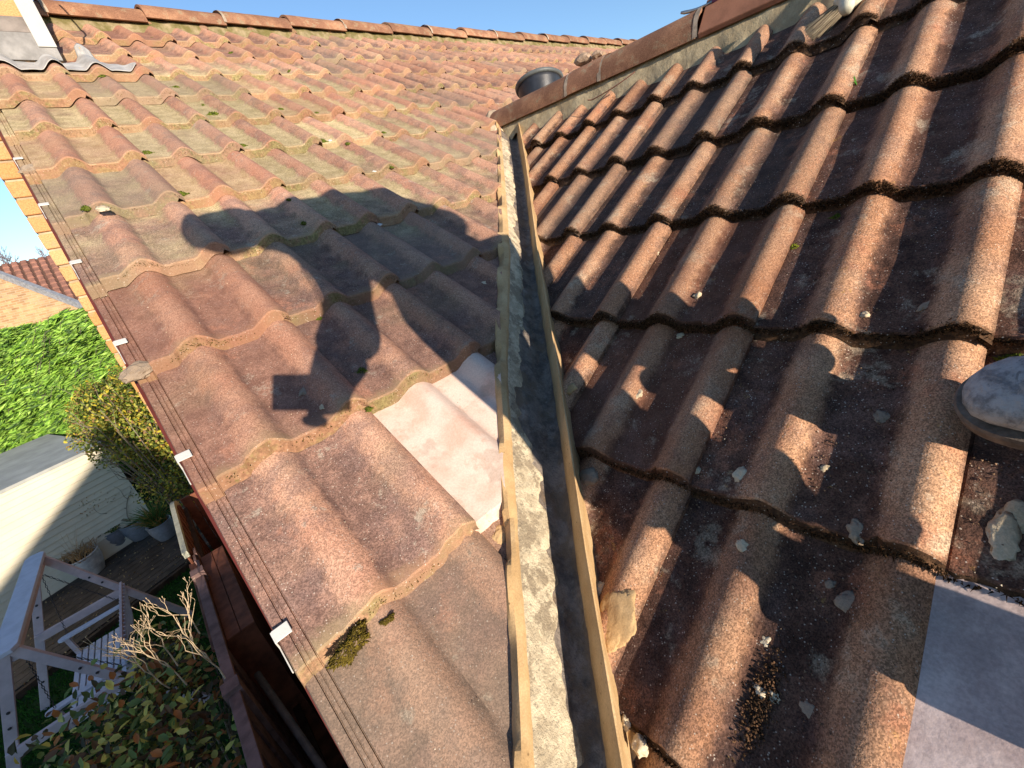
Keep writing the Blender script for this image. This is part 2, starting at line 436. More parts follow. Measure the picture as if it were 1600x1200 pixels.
STEP = .026
TILT = math.asin(STEP/GL)
BL = Matrix(((1, 0, 0), (0, CP, -SP), (0, SP, CP))); BR = Matrix(((0, CP, -SP), (-1, 0, 0), (0, SP, CP)))
def place(me, name, base, P, parent, cut=None, jit=.0, yaw=0, m=None):
    "lay one tile; cut = list of (point, normal) planes in world space, the side the normal points to is removed"
    R = base @ Matrix.Rotation(yaw, 3, 'Z') @ Matrix.Rotation(-TILT + random.uniform(-1, 1)*jit*.25, 3, 'X') @ Matrix.Rotation(random.uniform(-1, 1)*jit*.15, 3, 'Y')
    Mx = Matrix.Translation(P) @ R.to_4x4()
    if cut:
        bm = bmesh.new(); bm.from_mesh(me)
        Mi = Mx.inverted()
        for pt, nn in cut:
            lp = Mi @ Vector(pt); ln = (Mi.to_3x3() @ Vector(nn)).normalized()
            res = bmesh.ops.bisect_plane(bm, geom=bm.verts[:]+bm.edges[:]+bm.faces[:], plane_co=lp, plane_no=ln, clear_outer=True, clear_inner=False)
            ed = [e for e in res['geom_cut'] if isinstance(e, bmesh.types.BMEdge)]
            try: bmesh.ops.holes_fill(bm, edges=ed, sides=0)
            except Exception: pass
        if not bm.faces: bm.free(); return None
        me = bpy.data.meshes.new(name); 
        src = bm; src.to_mesh(me); src.free()
        me.materials.append(m or TL)
    o = bpy.data.objects.new(name, me); COL.objects.link(o); o.parent = parent
    o.matrix_local = Mx; return o

main_roof = part('main_roof'); side_roof = part('side_roof')
EL = [(.2, -.225), (.36, -.222), (.63, -.215), (1.0, -.165), (1.5, -.12), (2.0, -.07)]
ER = [(.2, -.056), (.36, -.050), (.63, -.028), (1.0, -.006), (1.5, .042), (2.0, .075)]
def lerp(tab, q):
    if q <= tab[0][0]: return tab[0][1]
    for (a, b), (c, d) in zip(tab, tab[1:]):
        if q <= c: return b + (d-b)*(q-a)/(c-a)
    return tab[-1][1]
XRG = 1.955                                            # ridge line of the side roof
cnt = 0
for k in range(-2, 12):
    v0 = GL*k
    for i in range(1, 27):
        sk_ = max(0, .3*(i-1)-.6)*.07*(max(k, 0)/11)**2
        P = Vector((XL0 + .3*(i-1), YL0 + CP*v0 + sk_, 0)); P.z = P.y*T
        x0, x1, y0, y1 = P.x, P.x+.3, P.y, P.y+.36
        cuts = []
        def wall(x, y):     # is the point under the side roof?
            m_ = x if x < XRG else 2*XRG-x
            e = lerp(EL, (x+y)/2) if x < XRG else .05
            return (m_ - y) > e
        inside = [wall(x, y) for x in (x0, x1) for y in (y0, y1)]
        if all(inside): continue
        if x0 > 2.0 and y0 < 1.5: continue
        if any(inside) or (x1 - y0) > -.26 and x1 < XRG:
            if x0 < XRG:
                q = (x0+x1+y0+y1)/4
                e0, e1 = lerp(EL, q-.15), lerp(EL, q+.15)
                d = Vector((1, 1, 0)) + Vector((1, -1, 0))*((e1-e0)/.3/2)
                pt = Vector((q + lerp(EL, q)/2, q - lerp(EL, q)/2, 0))
                nn = Vector((d.y, -d.x, 0)).normalized()
                cuts.append((pt, nn))
        if k >= 11: cuts.append((Vector((0, 3.80+.07*max(0, P.x-.6), 0)), Vector((0, 1, 0))))
        # the chimney stack
        if i == 1 and k < 8: me, nm = random.choice(LU), 'roof_tile'
        elif i == 1: me, nm = random.choice(LU), 'roof_tile'
        else: me, nm = random.choice(LV), 'roof_tile'
        mat = TL
        new = (i == 2 and k == 0)
        if new:
            me = mesh_of('new_roof_tile', *tile_data(77, rough=.0002), NEWT); mat = NEWT
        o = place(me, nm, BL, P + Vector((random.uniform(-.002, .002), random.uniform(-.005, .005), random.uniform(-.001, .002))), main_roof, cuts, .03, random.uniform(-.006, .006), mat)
        if o:
            cnt += 1
            if new: o['label'] = 'clean pale pink new tile cut against the valley mortar'
            if mat is TL and cuts:
                pass
# a grey-green tile seen high up on the main roof
cntR = 0
for mI in range(-2, 5):
    for j in range(-5, 7):
        P = Vector((XR0 + GR*CP*mI, YR0 - .3*(j-1), 0)); P.z = P.x*T
        if mI == -1 and j == 3: continue
        x0, x1, y1, y0 = P.x, P.x+.36, P.y, P.y-.3
        cuts = []
        def out(x, y): return (x - y) < lerp(ER, (x+y)/2)
        ins = [out(x, y) for x in (x0, x1) for y in (y0, y1)]
        if all(ins): continue
        if any(ins):
            q = (x0+x1+y0+y1)/4
            e0, e1 = lerp(ER, q-.15), lerp(ER, q+.15)
            d = Vector((1, 1, 0)) + Vector((1, -1, 0))*((e1-e0)/.3/2)
            pt = Vector((q + lerp(ER, q)/2, q - lerp(ER, q)/2, 0))
            cuts.append((pt, -Vector((d.y, -d.x, 0)).normalized()))
        if mI == 4: cuts.append((Vector((XRG-.03, 0, 0)), Vector((1, 0, 0))))
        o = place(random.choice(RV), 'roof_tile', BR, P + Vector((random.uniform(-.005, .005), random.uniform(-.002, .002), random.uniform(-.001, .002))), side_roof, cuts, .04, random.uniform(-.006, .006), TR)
        if o: cntR += 1
print('tiles', cnt, cntR)
# smooth new pale slab that replaces one tile at the bottom right
slab_m = NT('new_grey_slab', .8, .25)
c_ = slab_m.mix(slab_m.ramp(slab_m.noise(12, 6, .7), .4, .62), (.44, .34, .32), (.58, .47, .44))
c_ = slab_m.mix(slab_m.math('MULTIPLY', slab_m.ramp(slab_m.noise(7, 5), .52, .66), .5), c_, (.27, .23, .22))
c_ = slab_m.mix(slab_m.math('MULTIPLY', slab_m.ramp(slab_m.vor(28), .10, .05), slab_m.ramp(slab_m.noise(7, 2), .45, .55)), c_, (.12, .10, .07))
c_ = slab_m.mix(slab_m.math('MULTIPLY', slab_m.ramp(slab_m.noise(30, 6, .75), .54, .66), .4), c_, (.22, .19, .19))
slab_m.col(slab_m.scale(c_, slab_m.ramp(slab_m.noise(260, 3), .3, .7, .88, 1.1))); slab_m.bump(slab_m.noise(90, 5), .3, .003)
b = MB()
b.box((.139, .20, -.017), (.318, .40, .016))
o = b.build('roof_tile', slab_m.m, side_roof, bevel=.002)
P = Vector((XR0 - GR*CP, YR0 - .6, 0)); P.z = P.x*T
o.matrix_local = Matrix.Translation(P) @ (BR @ Matrix.Rotation(-TILT, 3, 'X')).to_4x4()
o['label'] = 'flat smooth pale grey replacement tile'

# ---- solid bodies under the tiles ---------------------------------------------
RX1 = 8.2
b = MB()
yr = 3.95
b.poly([(-.050, .05, .05*T-.10), (-.050, yr, yr*T-.10), (-.050, 2*yr, .05*T-.10), (-.050, 2*yr, GZ), (-.050, .05, GZ)], (RX1, 0, 0))
def uvbox(o, sc=1):
    me = o.data; uv = me.uv_layers.new(name='UVMap')
    for p_ in me.polygons:
        n_ = p_.normal
        for li in p_.loop_indices:
            v_ = me.vertices[me.loops[li].vertex_index].co
            if abs(n_.z) > .7: uv.data[li].uv = (v_.x, v_.y)
            elif abs(n_.x) > abs(n_.y): uv.data[li].uv = (v_.y, v_.z)
            else: uv.data[li].uv = (v_.x, v_.z)
o = hpart(b, 'main_wall', BRICKW); uvbox(o)
b = MB()
b.poly([(-.050, 1.7, -.095*T-.10), (XRG, 1.7, XRG*T-.10), (2*XRG+.1, 1.7, -.095*T-.10), (2*XRG+.1, 1.7, GZ), (-.050, 1.7, GZ)], (0, -6.2, 0))
o = hpart(b, 'side_wall', BRICKW); uvbox(o)
# far slope of the side roof and rear slope of the main roof as closed tile sheets (never in view)
b = MB()
b.poly([(XRG+.02, 1.9, XRG*T-.03), (2*XRG+.2, .0, -.08*T), (2*XRG+.2, -4.6, -.08*T), (XRG+.02, -4.6, XRG*T-.03)], (0, 0, -.04))
b.poly([(-.06, yr, yr*T-.02), (RX1, yr+.4, yr*T+.15), (RX1, 2*yr+.3, -.1), (-.06, 2*yr+.3, -.1)], (0, 0, -.04))
b.poly([(-.1, -1.25, -.1*T), (XRG, -1.25, XRG*T-.02), (XRG, -4.6, XRG*T-.02), (-.1, -4.6, -.1*T)], (0, 0, -.04))
hpart(b, 'rear_roof_slope', TR)
# maroon barge board and cement undercloak along the verge
b = MB()
for dz, dx, wd, hh in ((-.125, 0, .012, .13),):
    b.bar((-.0545, .1, .1*T+dz-.05), (-.062, .9, .9*T+dz-.05), wd, hh, (0, 0, 1)); b.bar((-.062, .9, .9*T+dz-.05), (-.068, 3.7, 3.7*T+dz-.05), wd, hh, (0, 0, 1))
hpart(b, 'barge_board', MAROON)
b = MB()
ys = np.linspace(.1, 3.7, 90)
V = []
for i, y in enumerate(ys):
    e_ = .004*noise.noise(Vector((y*14, 0, 0)))
    for dx, dz in ((-.060+e_*.6, -.108), (-.060+e_*.6, -.096), (-.045, -.094), (-.045, -.108)): V.append((dx, y, y*T+dz))
b.V = V; b.F = [(i*4+k, i*4+(k+1) % 4, i*4+4+(k+1) % 4, i*4+4+k) for i in range(len(ys)-1) for k in range(4)]
hpart(b, 'cement_undercloak', MORT2)
# verge clips: one white clip over the edge of each tile
def clip_mesh():
    b = MB(); 
    b.box((.002, 0, .0012), (.021, .018, .0022)); b.box((-.0092, 0, -.012), (.0024, .018, .026))
    b.box((-.0092, -.028, -.019), (.0018, .04, .005))
    return b
clip0 = None
for (px, py) in [(287, 722), (450, 1003), (180, 540), (112, 410), (63, 318), (18, 245)]:
    P = onL(px, py, -.03); P.x = -.056; P.z = P.y*T
    if clip0 is None: o = clip0 = clip_mesh().build('verge_clip', WHITEP, house, bevel=.0012)
    else: o = clip0.copy(); COL.objects.link(o)
    o.parent = house
    # seat the clip on the tilted water bar
    v = (P.y - YL0)/CP; fr = (v/GL) % 1
    o.matrix_local = Matrix.Translation(P + Vector((0, 0, -GZ)) + Vector((0, -SP, CP))*(-.032 - fr*STEP + .0018)) @ (BL @ Matrix.Rotation(-TILT, 3, 'X')).to_4x4()

# ---- valley: trough, crust and the two mortar banks ---------------------------
def e_l(q): return lerp([(.2, -.239), (.36, -.232), (.63, -.233), (1.0, -.185), (1.5, -.139), (2.0, -.10)], q)
QS = np.linspace(-.05, 1.93, 250)
def valley_strip(name, fn, m, ncol, smooth=True):
    V = []; F = []
    for q in QS:
        for (e, zr) in fn(q): V.append((q+e/2, q-e/2, T*q+zr))
    for i in range(len(QS)-1):
        for k in range(ncol-1): a = i*ncol+k; F.append((a, a+1, a+ncol+1, a+ncol))
    b = MB(); b.V = V; b.F = F
    o = hpart(b, name, m, smooth=smooth)
    if name == 'mortar_bank': o.data.set_sharp_from_angle(angle=math.radians(24))
    return o
def nz(q, s_, a, o_=0): return a*noise.noise(Vector((q*s_, o_, 0)))
def er_(q): return lerp([(.2, -.058), (.36, -.050), (.63, -.027), (1.0, -.006), (1.5, .044), (2.0, .07)], q)
def w_l(q): return lerp([(.2, .026), (.36, .022), (.63, .034), (1.0, .046), (1.5, .03), (1.9, .02)], q)
def left_bank(q):
    e = e_l(q) + nz(q, 9, .002, 1); L0 = -T*e/2
    w0 = w_l(q)
    P_ = Vector((q+e/2, q-e/2, 0)); a_ = (P_.x-XL0) % .3; sf = prof(a_) - (((P_.y-YL0)/CP/GL) % 1)*STEP
    sf = (sf*.7 + .3*(PAN+.010))/CP
    return [(e-.016, L0-.075), (e-.005+nz(q, 60, .003, 8), L0+sf-.002+nz(q, 60, .002, 9)), (e+.002, L0+sf+.004), (e+.5*w0, L0+.4*sf-.009+nz(q, 30, .0012, 2)), (e+w0-.001, L0-.027+nz(q, 22, .002, 3)), (e+w0+.003+nz(q, 45, .0015, 4), L0-.033),
            (e+w0+.006, L0-.045), (e+w0+.006, L0-.06), (e+w0+.006, -.09)]
valley_strip('mortar_bank', left_bank, MORT, 9)
def right_bank(q):
    e = er_(q) + nz(q, 7, .0015, 11); R0 = T*e/2
    return [(e-.040, -.10), (e-.036+nz(q, 40, .003, 12), -.050), (e-.029, -.028), (e-.018+nz(q, 20, .001, 13), .004), (e-.0065, .0275+nz(q, 40, .001, 14)), (e-.0055, .0288+nz(q, 50, .001, 15)), (e-.002+nz(q, 90, .001, 15), .0275), (e+.002+nz(q, 60, .0015, 16), R0-.002), (e+.006+nz(q, 70, .004, 17), R0-.022), (e+.02, R0-.07)]
valley_strip('mortar_bank', right_bank, MORT, 10)
def tr_z(q, t_):
    top = -T*e_l(q)/2 - .036
    return -.055 + (top+.055)*max(0, 1-t_/.72)**1.25 + .02*max(0, (t_-.85)/.15)
def trough_s(q):
    l = e_l(q)+w_l(q); r = er_(q)-.024; out = []
    for t_ in np.linspace(0, 1, 14):
        e = l + (r-l)*t_
        zr = tr_z(q, t_)
        out.append((e, zr + nz(q, 30, .004, 20+t_*6) + nz(q, 90, .0015, 40+t_*20)))
    return out
valley_strip('valley_trough', trough_s, TROUGH, 14)
# cream cement crust left on the left side of the trough, with a ragged edge
b = MB(); n_ = 9; V = []; F = []
qs = np.linspace(.0, 1.80, 420)
for q in qs:
    l = e_l(q)+w_l(q)-.002; r = er_(q)-.024
    fr = .40 + .22*noise.noise(Vector((q*9, 3, 0))) + .16*noise.noise(Vector((q*24, 6, 0))) + .09*noise.noise(Vector((q*70, 6, 0)))
    if .50 < q < .78: fr -= .12
    fr = max(.12, min(.74, fr + (.12 if q < .45 else 0)))
    for i in range(n_):
        t_ = (i/(n_-1))*fr; e = l + (r-l)*t_ + .00
        zr = tr_z(q, t_)
        lift = .0065 if 0 < i < n_-1 else (-.006 if i == n_-1 else .003)
        zr += lift + .003*noise.noise(Vector((q*60, t_*12, 5))) + .0022*noise.noise(Vector((q*160, t_*40, 5)))
        V.append((q+e/2, q-e/2, T*q+zr))
for i in range(len(qs)-1):
    for k in range(n_-1): a = i*n_+k; F.append((a, a+1, a+n_+1, a+n_))
b.V = V; b.F = F; hpart(b, 'cement_crust', CRUST, smooth=True)
# mortar end cap where the ridge meets the valley
def blob(name, P, r, m, parent=None, seed=0, sub=3, flat=1., rough=.35, R=None, fr=2.2):
    bm = bmesh.new(); bmesh.ops.create_icosphere(bm, subdivisions=sub, radius=1)
    off = Vector((seed*3.7, seed*1.3, seed*2.1)); rough *= .62
    for v in bm.verts:
        k = 1 + rough*noise.noise(v.co*fr+off) + rough*.5*noise.noise(v.co*fr*2.7+off)
        v.co = Vector((v.co.x*r[0]*k, v.co.y*r[1]*k, v.co.z*r[2]*k))
    me = bpy.data.meshes.new(name); bm.to_mesh(me); bm.free(); me.materials.append(m); me.shade_smooth()
    o = mobj(name, me, parent)
    Mx = Matrix.Translation(Vector(P) - (Vector((0, 0, GZ)) if parent is house else Vector((0, 0, 0)))) @ (R or Matrix.Identity(3)).to_4x4()
    o.matrix_local = Mx; return o

# ---- ridges ---------------------------------------------------------------------
def ridge_mesh(L=.45, r=.115, seed=0):
    b = MB(); n = 18; nv = 8; off = seed*11.
    for s_ in range(nv+1):
        y = L*s_/nv
        for rr, sgn in ((r, 1), (r-.014, -1)):
            for k in range(n+1):
                a = PI*(k/n)
                w_ = 1 + .018*noise.noise(Vector((y*6, a, off)))
                b.V.append(Vector((math.cos(a)*rr*w_*1.06, y, math.sin(a)*rr*w_*.86)))
    st = 2*(n+1)
    for s_ in range(nv):
        for k in range(n):
            a = s_*st+k; b.F.append((a, a+1, a+1+st, a+st)); a += n+1; b.F.append((a+st, a+st+1, a+1, a))
        for k in (0, n): a = s_*st+k; b.F.append((a, a+st, a+st+n+1, a+n+1))
    for s_ in (0, nv):
        for k in range(n): a = s_*st+k; f = (a, a+n+1, a+n+2, a+1); b.F.append(f if s_ else f[::-1])
    me = bpy.data.meshes.new('ridge_tile'); me.from_pydata([tuple(v) for v in b.V], [], b.F); me.materials.append(RIDGE); me.shade_smooth()
    if hasattr(me, 'set_sharp_from_angle'): me.set_sharp_from_angle(angle=math.radians(40))
    return me
RM = [ridge_mesh(seed=i) for i in range(4)]
ridge_main = part('main_ridge'); ridge_side = part('side_ridge')
JM = simple('joint_mortar', (.36, .29, .22), .9, .1, .3, 30, .4)
# main ridge runs along +X
a0 = Vector((-.10, 3.70, 0)); a1 = Vector((8.0, 4.23, 0)); dr = (a1-a0).normalized(); Lr = (a1-a0).length
n_ = int(Lr/.45)
for i in range(n_):
    P = a0 + dr*(.45*i); P.z = (3.72 + .068*max(0, P.x))*T - .050
    o = bpy.data.objects.new('ridge_tile', RM[i % 4]); COL.objects.link(o); o.parent = ridge_main
    ang = math.atan2(dr.y, dr.x) - PI/2 + random.uniform(-.01, .01)
    o.matrix_local = Matrix.Translation(P + Vector((0, 0, random.uniform(-.004, .004)))) @ Matrix.Rotation(ang, 4, 'Z')
def joints(name, pts, R, r, parent, m, seeds):
    for P, s_ in zip(pts, seeds):
        b = MB(); n = 14
        for y in (-.009, -.004, .004, .009):
            for k in range(n+1):
                a = PI*(.0+k/n); rr = r*(.995+.02*noise.noise(Vector((a*3, y*90, s_*4.))))
                rr -= .006 if abs(y) > .01 else 0
                b.V.append(Vector((math.cos(a)*rr*1.06, y*(1+.5*noise.noise(Vector((a*4, 2, s_)))), math.sin(a)*rr*.86)))
        for s2 in range(3):
            for k in range(n): a = s2*(n+1)+k; b.F.append((a, a+1, a+n+2, a+n+1))
        o = b.build(name, m, parent, smooth=True); o.matrix_local = Matrix.Translation(P) @ R
ang = math.atan2(dr.y, dr.x) - PI/2
joints('mortar_joint', [(lambda P: Vector((P.x, P.y, (3.72+.068*max(0, P.x))*T-.049)))(a0+dr*(.45*i)) for i in range(1, n_, 2)], Matrix.Rotation(ang, 4, 'Z'), .1165, ridge_main, JM, range(1, n_, 2))
# mortar bedding and patchy moss under the main ridge
V = []; xs_ = np.linspace(-.1, 8, 500)
for x in xs_:
    P = a0 + dr*((x+.1)/dr.x); zc = (3.72+.068*max(0, x))*T
    yy = -.105 + .012*noise.noise(Vector((x*13, 0, 0)))
    V += [(x, P.y+yy+.003, zc-.125), (x, P.y+yy+.012, zc-.088+.008*noise.noise(Vector((x*20, 1, 0)))), (x, P.y+yy+.02, zc-.045), (x, P.y, zc-.04)]
b = MB(); b.V = V; b.F = [(i*4+k+4, i*4+k+5, i*4+k+1, i*4+k) for i in range(len(xs_)-1) for k in range(3)]
o = b.build('mortar_bedding', mortar('mossy_bedding', (.15, .13, .05), (.34, .27, .17), .8), ridge_main, smooth=True)
# side ridge runs along -Y from the valley head
zt = XRG*T - .024
for i, (ya, yb) in enumerate(((2.05, 1.47), (1.47, 1.28), (1.28, .86))):
    P = Vector((XRG, yb, zt + (.004 if i % 2 else 0)))
    o = bpy.data.objects.new('ridge_tile', RM[(i+1) % 4]); COL.objects.link(o); o.parent = ridge_side
    o.matrix_local = Matrix.Translation(P) @ Matrix.Diagonal((.82, (ya-yb)/.45, 1.03, 1)) @ Matrix.Rotation(random.uniform(-.015, .015), 4, 'Z')
joints('mortar_joint', [Vector((XRG, y_, zt+.002)) for y_ in (1.47, 1.28, .86)], Matrix.Diagonal((.82, 1, 1.03, 1)), .1172, ridge_side, JM, (31, 32, 33))
# angular ridge tiles further along
for i in range(7):
    b = MB(); r_ = .13; y0 = .85 - .43*i; y1 = y0-.44
    for y in (y0, y1):
        b.V += [Vector((-.100, y, -.075)), Vector((-.012, y, .03)), Vector((.012, y, .03)), Vector((.100, y, -.075)), Vector((.092, y, -.09)), Vector((0, y, .008)), Vector((-.092, y, -.09))]
    b.F = [(k, (k+1) % 7, (k+1) % 7+7, k+7) for k in range(7)] + [(6, 5, 4, 3, 2, 1, 0), (7, 8, 9, 10, 11, 12, 13)]
    o = b.build('ridge_tile', simple('angled_ridge_clay', (.25, .115, .07), .85, .2, .25, 10, .3) if i == 0 else bpy.data.materials['angled_ridge_clay'], ridge_side, bevel=.003)
    o.location = (XRG, 0, zt+.085); 
    if i == 0: o['label'] = 'angular red clay ridge tile standing proud of the round ones'
# bedding mortar below the side ridge, scalloped over the ribs
V = []; ys_ = np.linspace(2.02, -4.4, 560)
for y in ys_:
    a_ = (YR0 - y) % .3; h_ = prof(a_)
    lo = -.102 + .012*noise.noise(Vector((y*11, 0, 0))) + .5*(h_-PAN)
    top = .0
    x0 = XRG + lo
    for xx, dz in ((x0-.010, -.03+h_), (x0, h_+.006), (XRG-.086, .0), (XRG-.065, .0)):
        base = xx*T/1.0
        z = xx*T + dz/CP if xx < XRG-.0861 else zt + (-.012 if xx < XRG-.07 else .01) + (.0 if y < .78 else 0)
        V.append((xx, y, z + .006*noise.noise(Vector((y*30, xx*40, 0)))))
b = MB(); b.V = V; b.F = [(i*4+k, i*4+k+1, i*4+k+5, i*4+k+4) for i in range(len(ys_)-1) for k in range(3)]
b.build('mortar_bedding', MORT3 if False else mortar('bedding_mortar', (.36, .29, .18), (.50, .42, .27), .7), ridge_side, smooth=True)
# end plug
o = blob('mortar_end_cap', (XRG-.01, 2.06, zt+.03), (.09, .045, .075), MORT3, house, 3, 4, rough=.25)
o = blob('mortar_end_cap', (XRG-.08, 2.0, zt-.03), (.075, .07, .055), MORT2, house, 5, 4, rough=.3)

# ---- chimney ----------------------------------------------------------------------
chim = part('chimney')
CX0, CX1, CY0, CY1 = -.158, .262, 3.00, 3.46
b = MB(); b.box(((CX0+CX1)/2, (CY0+CY1)/2, (GZ+3.6)/2), (CX1-CX0-.012, CY1-CY0-.012, 3.6-GZ)); 
o = b.build('mortar_core', BJ, chim)
bmx = bmesh.new(); bmesh.ops.create_cube(bmx, size=1); bmesh.ops.scale(bmx, vec=(.2, .098, .0645), verts=bmx.verts)
bmesh.ops.bevel(bmx, geom=bmx.edges[:], offset=.003, segments=1, affect='EDGES')
bme = bpy.data.meshes.new('brick'); bmx.to_mesh(bme); bmx.free(); bme.materials.append(BRICK)
bmx = bmesh.new(); bmesh.ops.create_cube(bmx, size=1); bmesh.ops.scale(bmx, vec=(.097, .098, .0645), verts=bmx.verts)
bmesh.ops.bevel(bmx, geom=bmx.edges[:], offset=.003, segments=1, affect='EDGES')
bmh = bpy.data.meshes.new('brick'); bmx.to_mesh(bmh); bmx.free(); bmh.materials.append(BRICK)
z = -.9; row = 0
while z < 3.5:
    segs = [(CX0+.1, bme), (CX0+.309, bme)] if row % 2 == 0 else [(CX0+.0485, bmh), (CX0+.206, bme), (CX0+.3635, bmh)]
    for x, me in segs:
        o = bpy.data.objects.new('brick', me); COL.objects.link(o); o.parent = chim
        o.location = (x, CY0+.045 + random.uniform(-.0015, .0015), z + .0325)
    if z > 1.6:       # right flank, only above the roof
        for y in ((CY0+.21, CY0+.42) if row % 2 else (CY0+.15, CY0+.36)):
            o = bpy.data.objects.new('brick', bme); COL.objects.link(o); o.parent = chim
            o.location = (CX1-.045, y, z+.0325); o.rotation_euler[2] = PI/2
    z += .075; row += 1
# lead apron dressed over the ribs in front of the stack
def apron():
    V = []; F = []; nx, ny_ = 90, 22
    x0, x1 = -.075, .50
    for i in range(nx+1):
        x = x0 + (x1-x0)*i/nx
        fr = i/nx
        a_ = (x - XL0) % .3; hp = prof(a_) + .006
        low = 2.845 + .01*noise.noise(Vector((x*14, 0, 0))) + (.0 if x < .36 else (x-.36)*-.1)
        high = 3.01 if x < .28 else 3.01 + min(.12, (x-.28)*1.6)
        if x > .37: high = max(low+.006, 3.13 - (x-.37)*2.2)
        for j in range(ny_+1):
            y = low + (high-low)*j/ny_
            v = (y-YL0)/CP; frc = (v/GL) % 1
            h = hp - frc*STEP + .004*noise.noise(Vector((x*16, y*16, 2))) + .010*(j/ny_)*noise.noise(Vector((x*6, y*6, 5)))
            V.append((x, y, y*T + (h + .004)/CP))
    for i in range(nx):
        for j in range(ny_): a = i*(ny_+1)+j; F.append((a, a+ny_+1, a+ny_+2, a+1))
    b = MB(); b.V = V; b.F = F; o = b.build('lead_apron', LEAD, chim, smooth=True)
    s = o.modifiers.new('thick', 'SOLIDIFY'); s.thickness = .002; s.offset = 1
apron()
LEADW = simple('pale_new_lead', (.42, .41, .38), .6, .3, .06, 8, .1, .002, .1)
b = MB(); zb = CY0*T
b.box((.055, CY0-.010, zb+.022), (.41, .006, .10)); b.build('lead_upstand', simple('old_lead', (.24, .23, .22), .7, .3, .3, 12, .4, .005), chim)
b = MB(); b.box((.055, CY0-.006, zb+.102), (.41, .006, .055)); b.build('cover_flashing', simple('dull_lead', (.20, .17, .15), .7, .3, .3, 14, .3), chim)
b = MB()
R_ = Matrix.Rotation(.0, 3, 'Y')
b.box((.232, CY0-.017, zb+.115), (.062, .004, .19), R_); b.build('lead_corner_piece', LEADW, chim, bevel=.001)
# white cable that loops round the stack
pts = [(.275+.0, CY0+.02, zb+.60)]
pts = [Vector((.33, 3.05, 2.42)), Vector((.362, 3.02, 2.33)), Vector((.375, 3.0, 2.22)), Vector((.36, 2.99, 2.13)), Vector((.325, 2.99, 2.085)), Vector((.30, 3.0, 2.09))]
sp = []
for i in range(len(pts)-1):
    for t_ in (0, .25, .5, .75): 
        p0, p1, p2, p3 = pts[max(i-1, 0)], pts[i], pts[i+1], pts[min(i+2, len(pts)-1)]
        sp.append(.5*((2*p1)+(p2-p0)*t_+(2*p0-5*p1+4*p2-p3)*t_*t_+(3*p1-p0-3*p2+p3)*t_**3))
sp.append(pts[-1])
tag(MB().tube(sp, .0045, 8).build('cable', WHITEP, None, smooth=True), 'white cable looping down beside the brick chimney', 'cable')
#@@REST
# ================================================================== THINGS ON THE ROOF
NL = Vector((0, -SP, CP)); NR = Vector((-SP, 0, CP))
def surf(P, side):
    "height above the J plane of the tile surface at P (side 'L' or 'R')"
    if side == 'L':
        a = (P.x - XL0) % .3; v = (P.y-YL0)/CP
        return prof(a) - ((v/GL) % 1)*STEP
    a = (YR0 - P.y) % .3; v = (P.x-XR0)/CP
    return prof(a) - ((v/GR) % 1)*STEP
def seat(px, py, side, lift=0.):
    P = (onL if side == 'L' else onR)(px, py, -.012)
    for _ in range(3):
        h = surf(P, side); P = (onL if side == 'L' else onR)(px, py, h+lift)
    return P
def frame(side): return BL if side == 'L' else BR

# ---- moss ---------------------------------------------------------------------
def mossm(name, a, b):
    m = NT(name, 1, .05); g = m.n('ShaderNodeNewGeometry').outputs['Random Per Island']
    m.col(m.mix(g, a, b)); return m.m
MOSSG = mossm('green_moss', (.035, .055, .008), (.17, .20, .03))
MOSSO = mossm('olive_moss', (.03, .022, .008), (.16, .12, .02))
MOSSD = mossm('dark_brown_moss', (.012, .008, .005), (.10, .055, .028))
MOSSY = mossm('yellow_green_moss', (.10, .13, .01), (.30, .32, .04))
def tufts(pts, nrm, ln, wd, rg, spread=.8):
    "little three-sided spikes, one per point"
    n = len(pts); P = np.asarray(pts, float); N = np.asarray(nrm, float)
    D = N + rg.normal(0, spread, (n, 3)); D /= np.linalg.norm(D, axis=1)[:, None]
    A = np.cross(D, rg.normal(0, 1, (n, 3))); A /= np.linalg.norm(A, axis=1)[:, None]; B = np.cross(D, A)
    L = ln*rg.uniform(.5, 1.3, (n, 1)); W = wd*rg.uniform(.6, 1.3, (n, 1))
    V = np.stack([P + A*W, P - A*W*.5 + B*W*.87, P - A*W*.5 - B*W*.87, P + D*L], 1).reshape(-1, 3)
    k = np.arange(n)[:, None]*4
    F = np.concatenate([k+[0, 1, 3], k+[1, 2, 3], k+[2, 0, 3]], 0)
    return V, F
def npmesh(name, V, F, m, parent=None):
    me = bpy.data.meshes.new(name); V = np.asarray(V, np.float32); F = np.asarray(F, np.int32); k = F.shape[1]
    me.vertices.add(len(V)); me.vertices.foreach_set('co', V.ravel())
    me.loops.add(F.size); me.loops.foreach_set('vertex_index', F.ravel())
    me.polygons.add(len(F)); me.polygons.foreach_set('loop_start', np.arange(0, F.size, k, dtype=np.int32))
    me.polygons.foreach_set('loop_total', np.full(len(F), k, np.int32)); me.update(); me.validate(); me.materials.append(m)
    return mobj(name, me, parent)
def moss_mesh(seed, m, n=420):
    rg = np.random.default_rng(seed)
    d = rg.normal(0, 1, (n, 3)); d[:, 2] = abs(d[:, 2])*.8; d /= np.linalg.norm(d, axis=1)[:, None]
    lump = 1 + .35*np.sin(d[:, 0:1]*4+seed) + .25*np.cos(d[:, 1:2]*5+seed)
    P = d*np.array([1, .75, .42])*rg.uniform(.75, 1, (n, 1))*lump
    V, F = tufts(P, d, .28, .085, rg, .5)
    o = npmesh('moss_clump', V, F, m); me = o.data; bpy.data.objects.remove(o); return me
MM = {'G': [moss_mesh(i, MOSSG) for i in (1, 2)], 'O': [moss_mesh(5, MOSSO, 900)], 'Y': [moss_mesh(7, MOSSY)], 'D': [moss_mesh(9, MOSSD)]}
LAB = {}
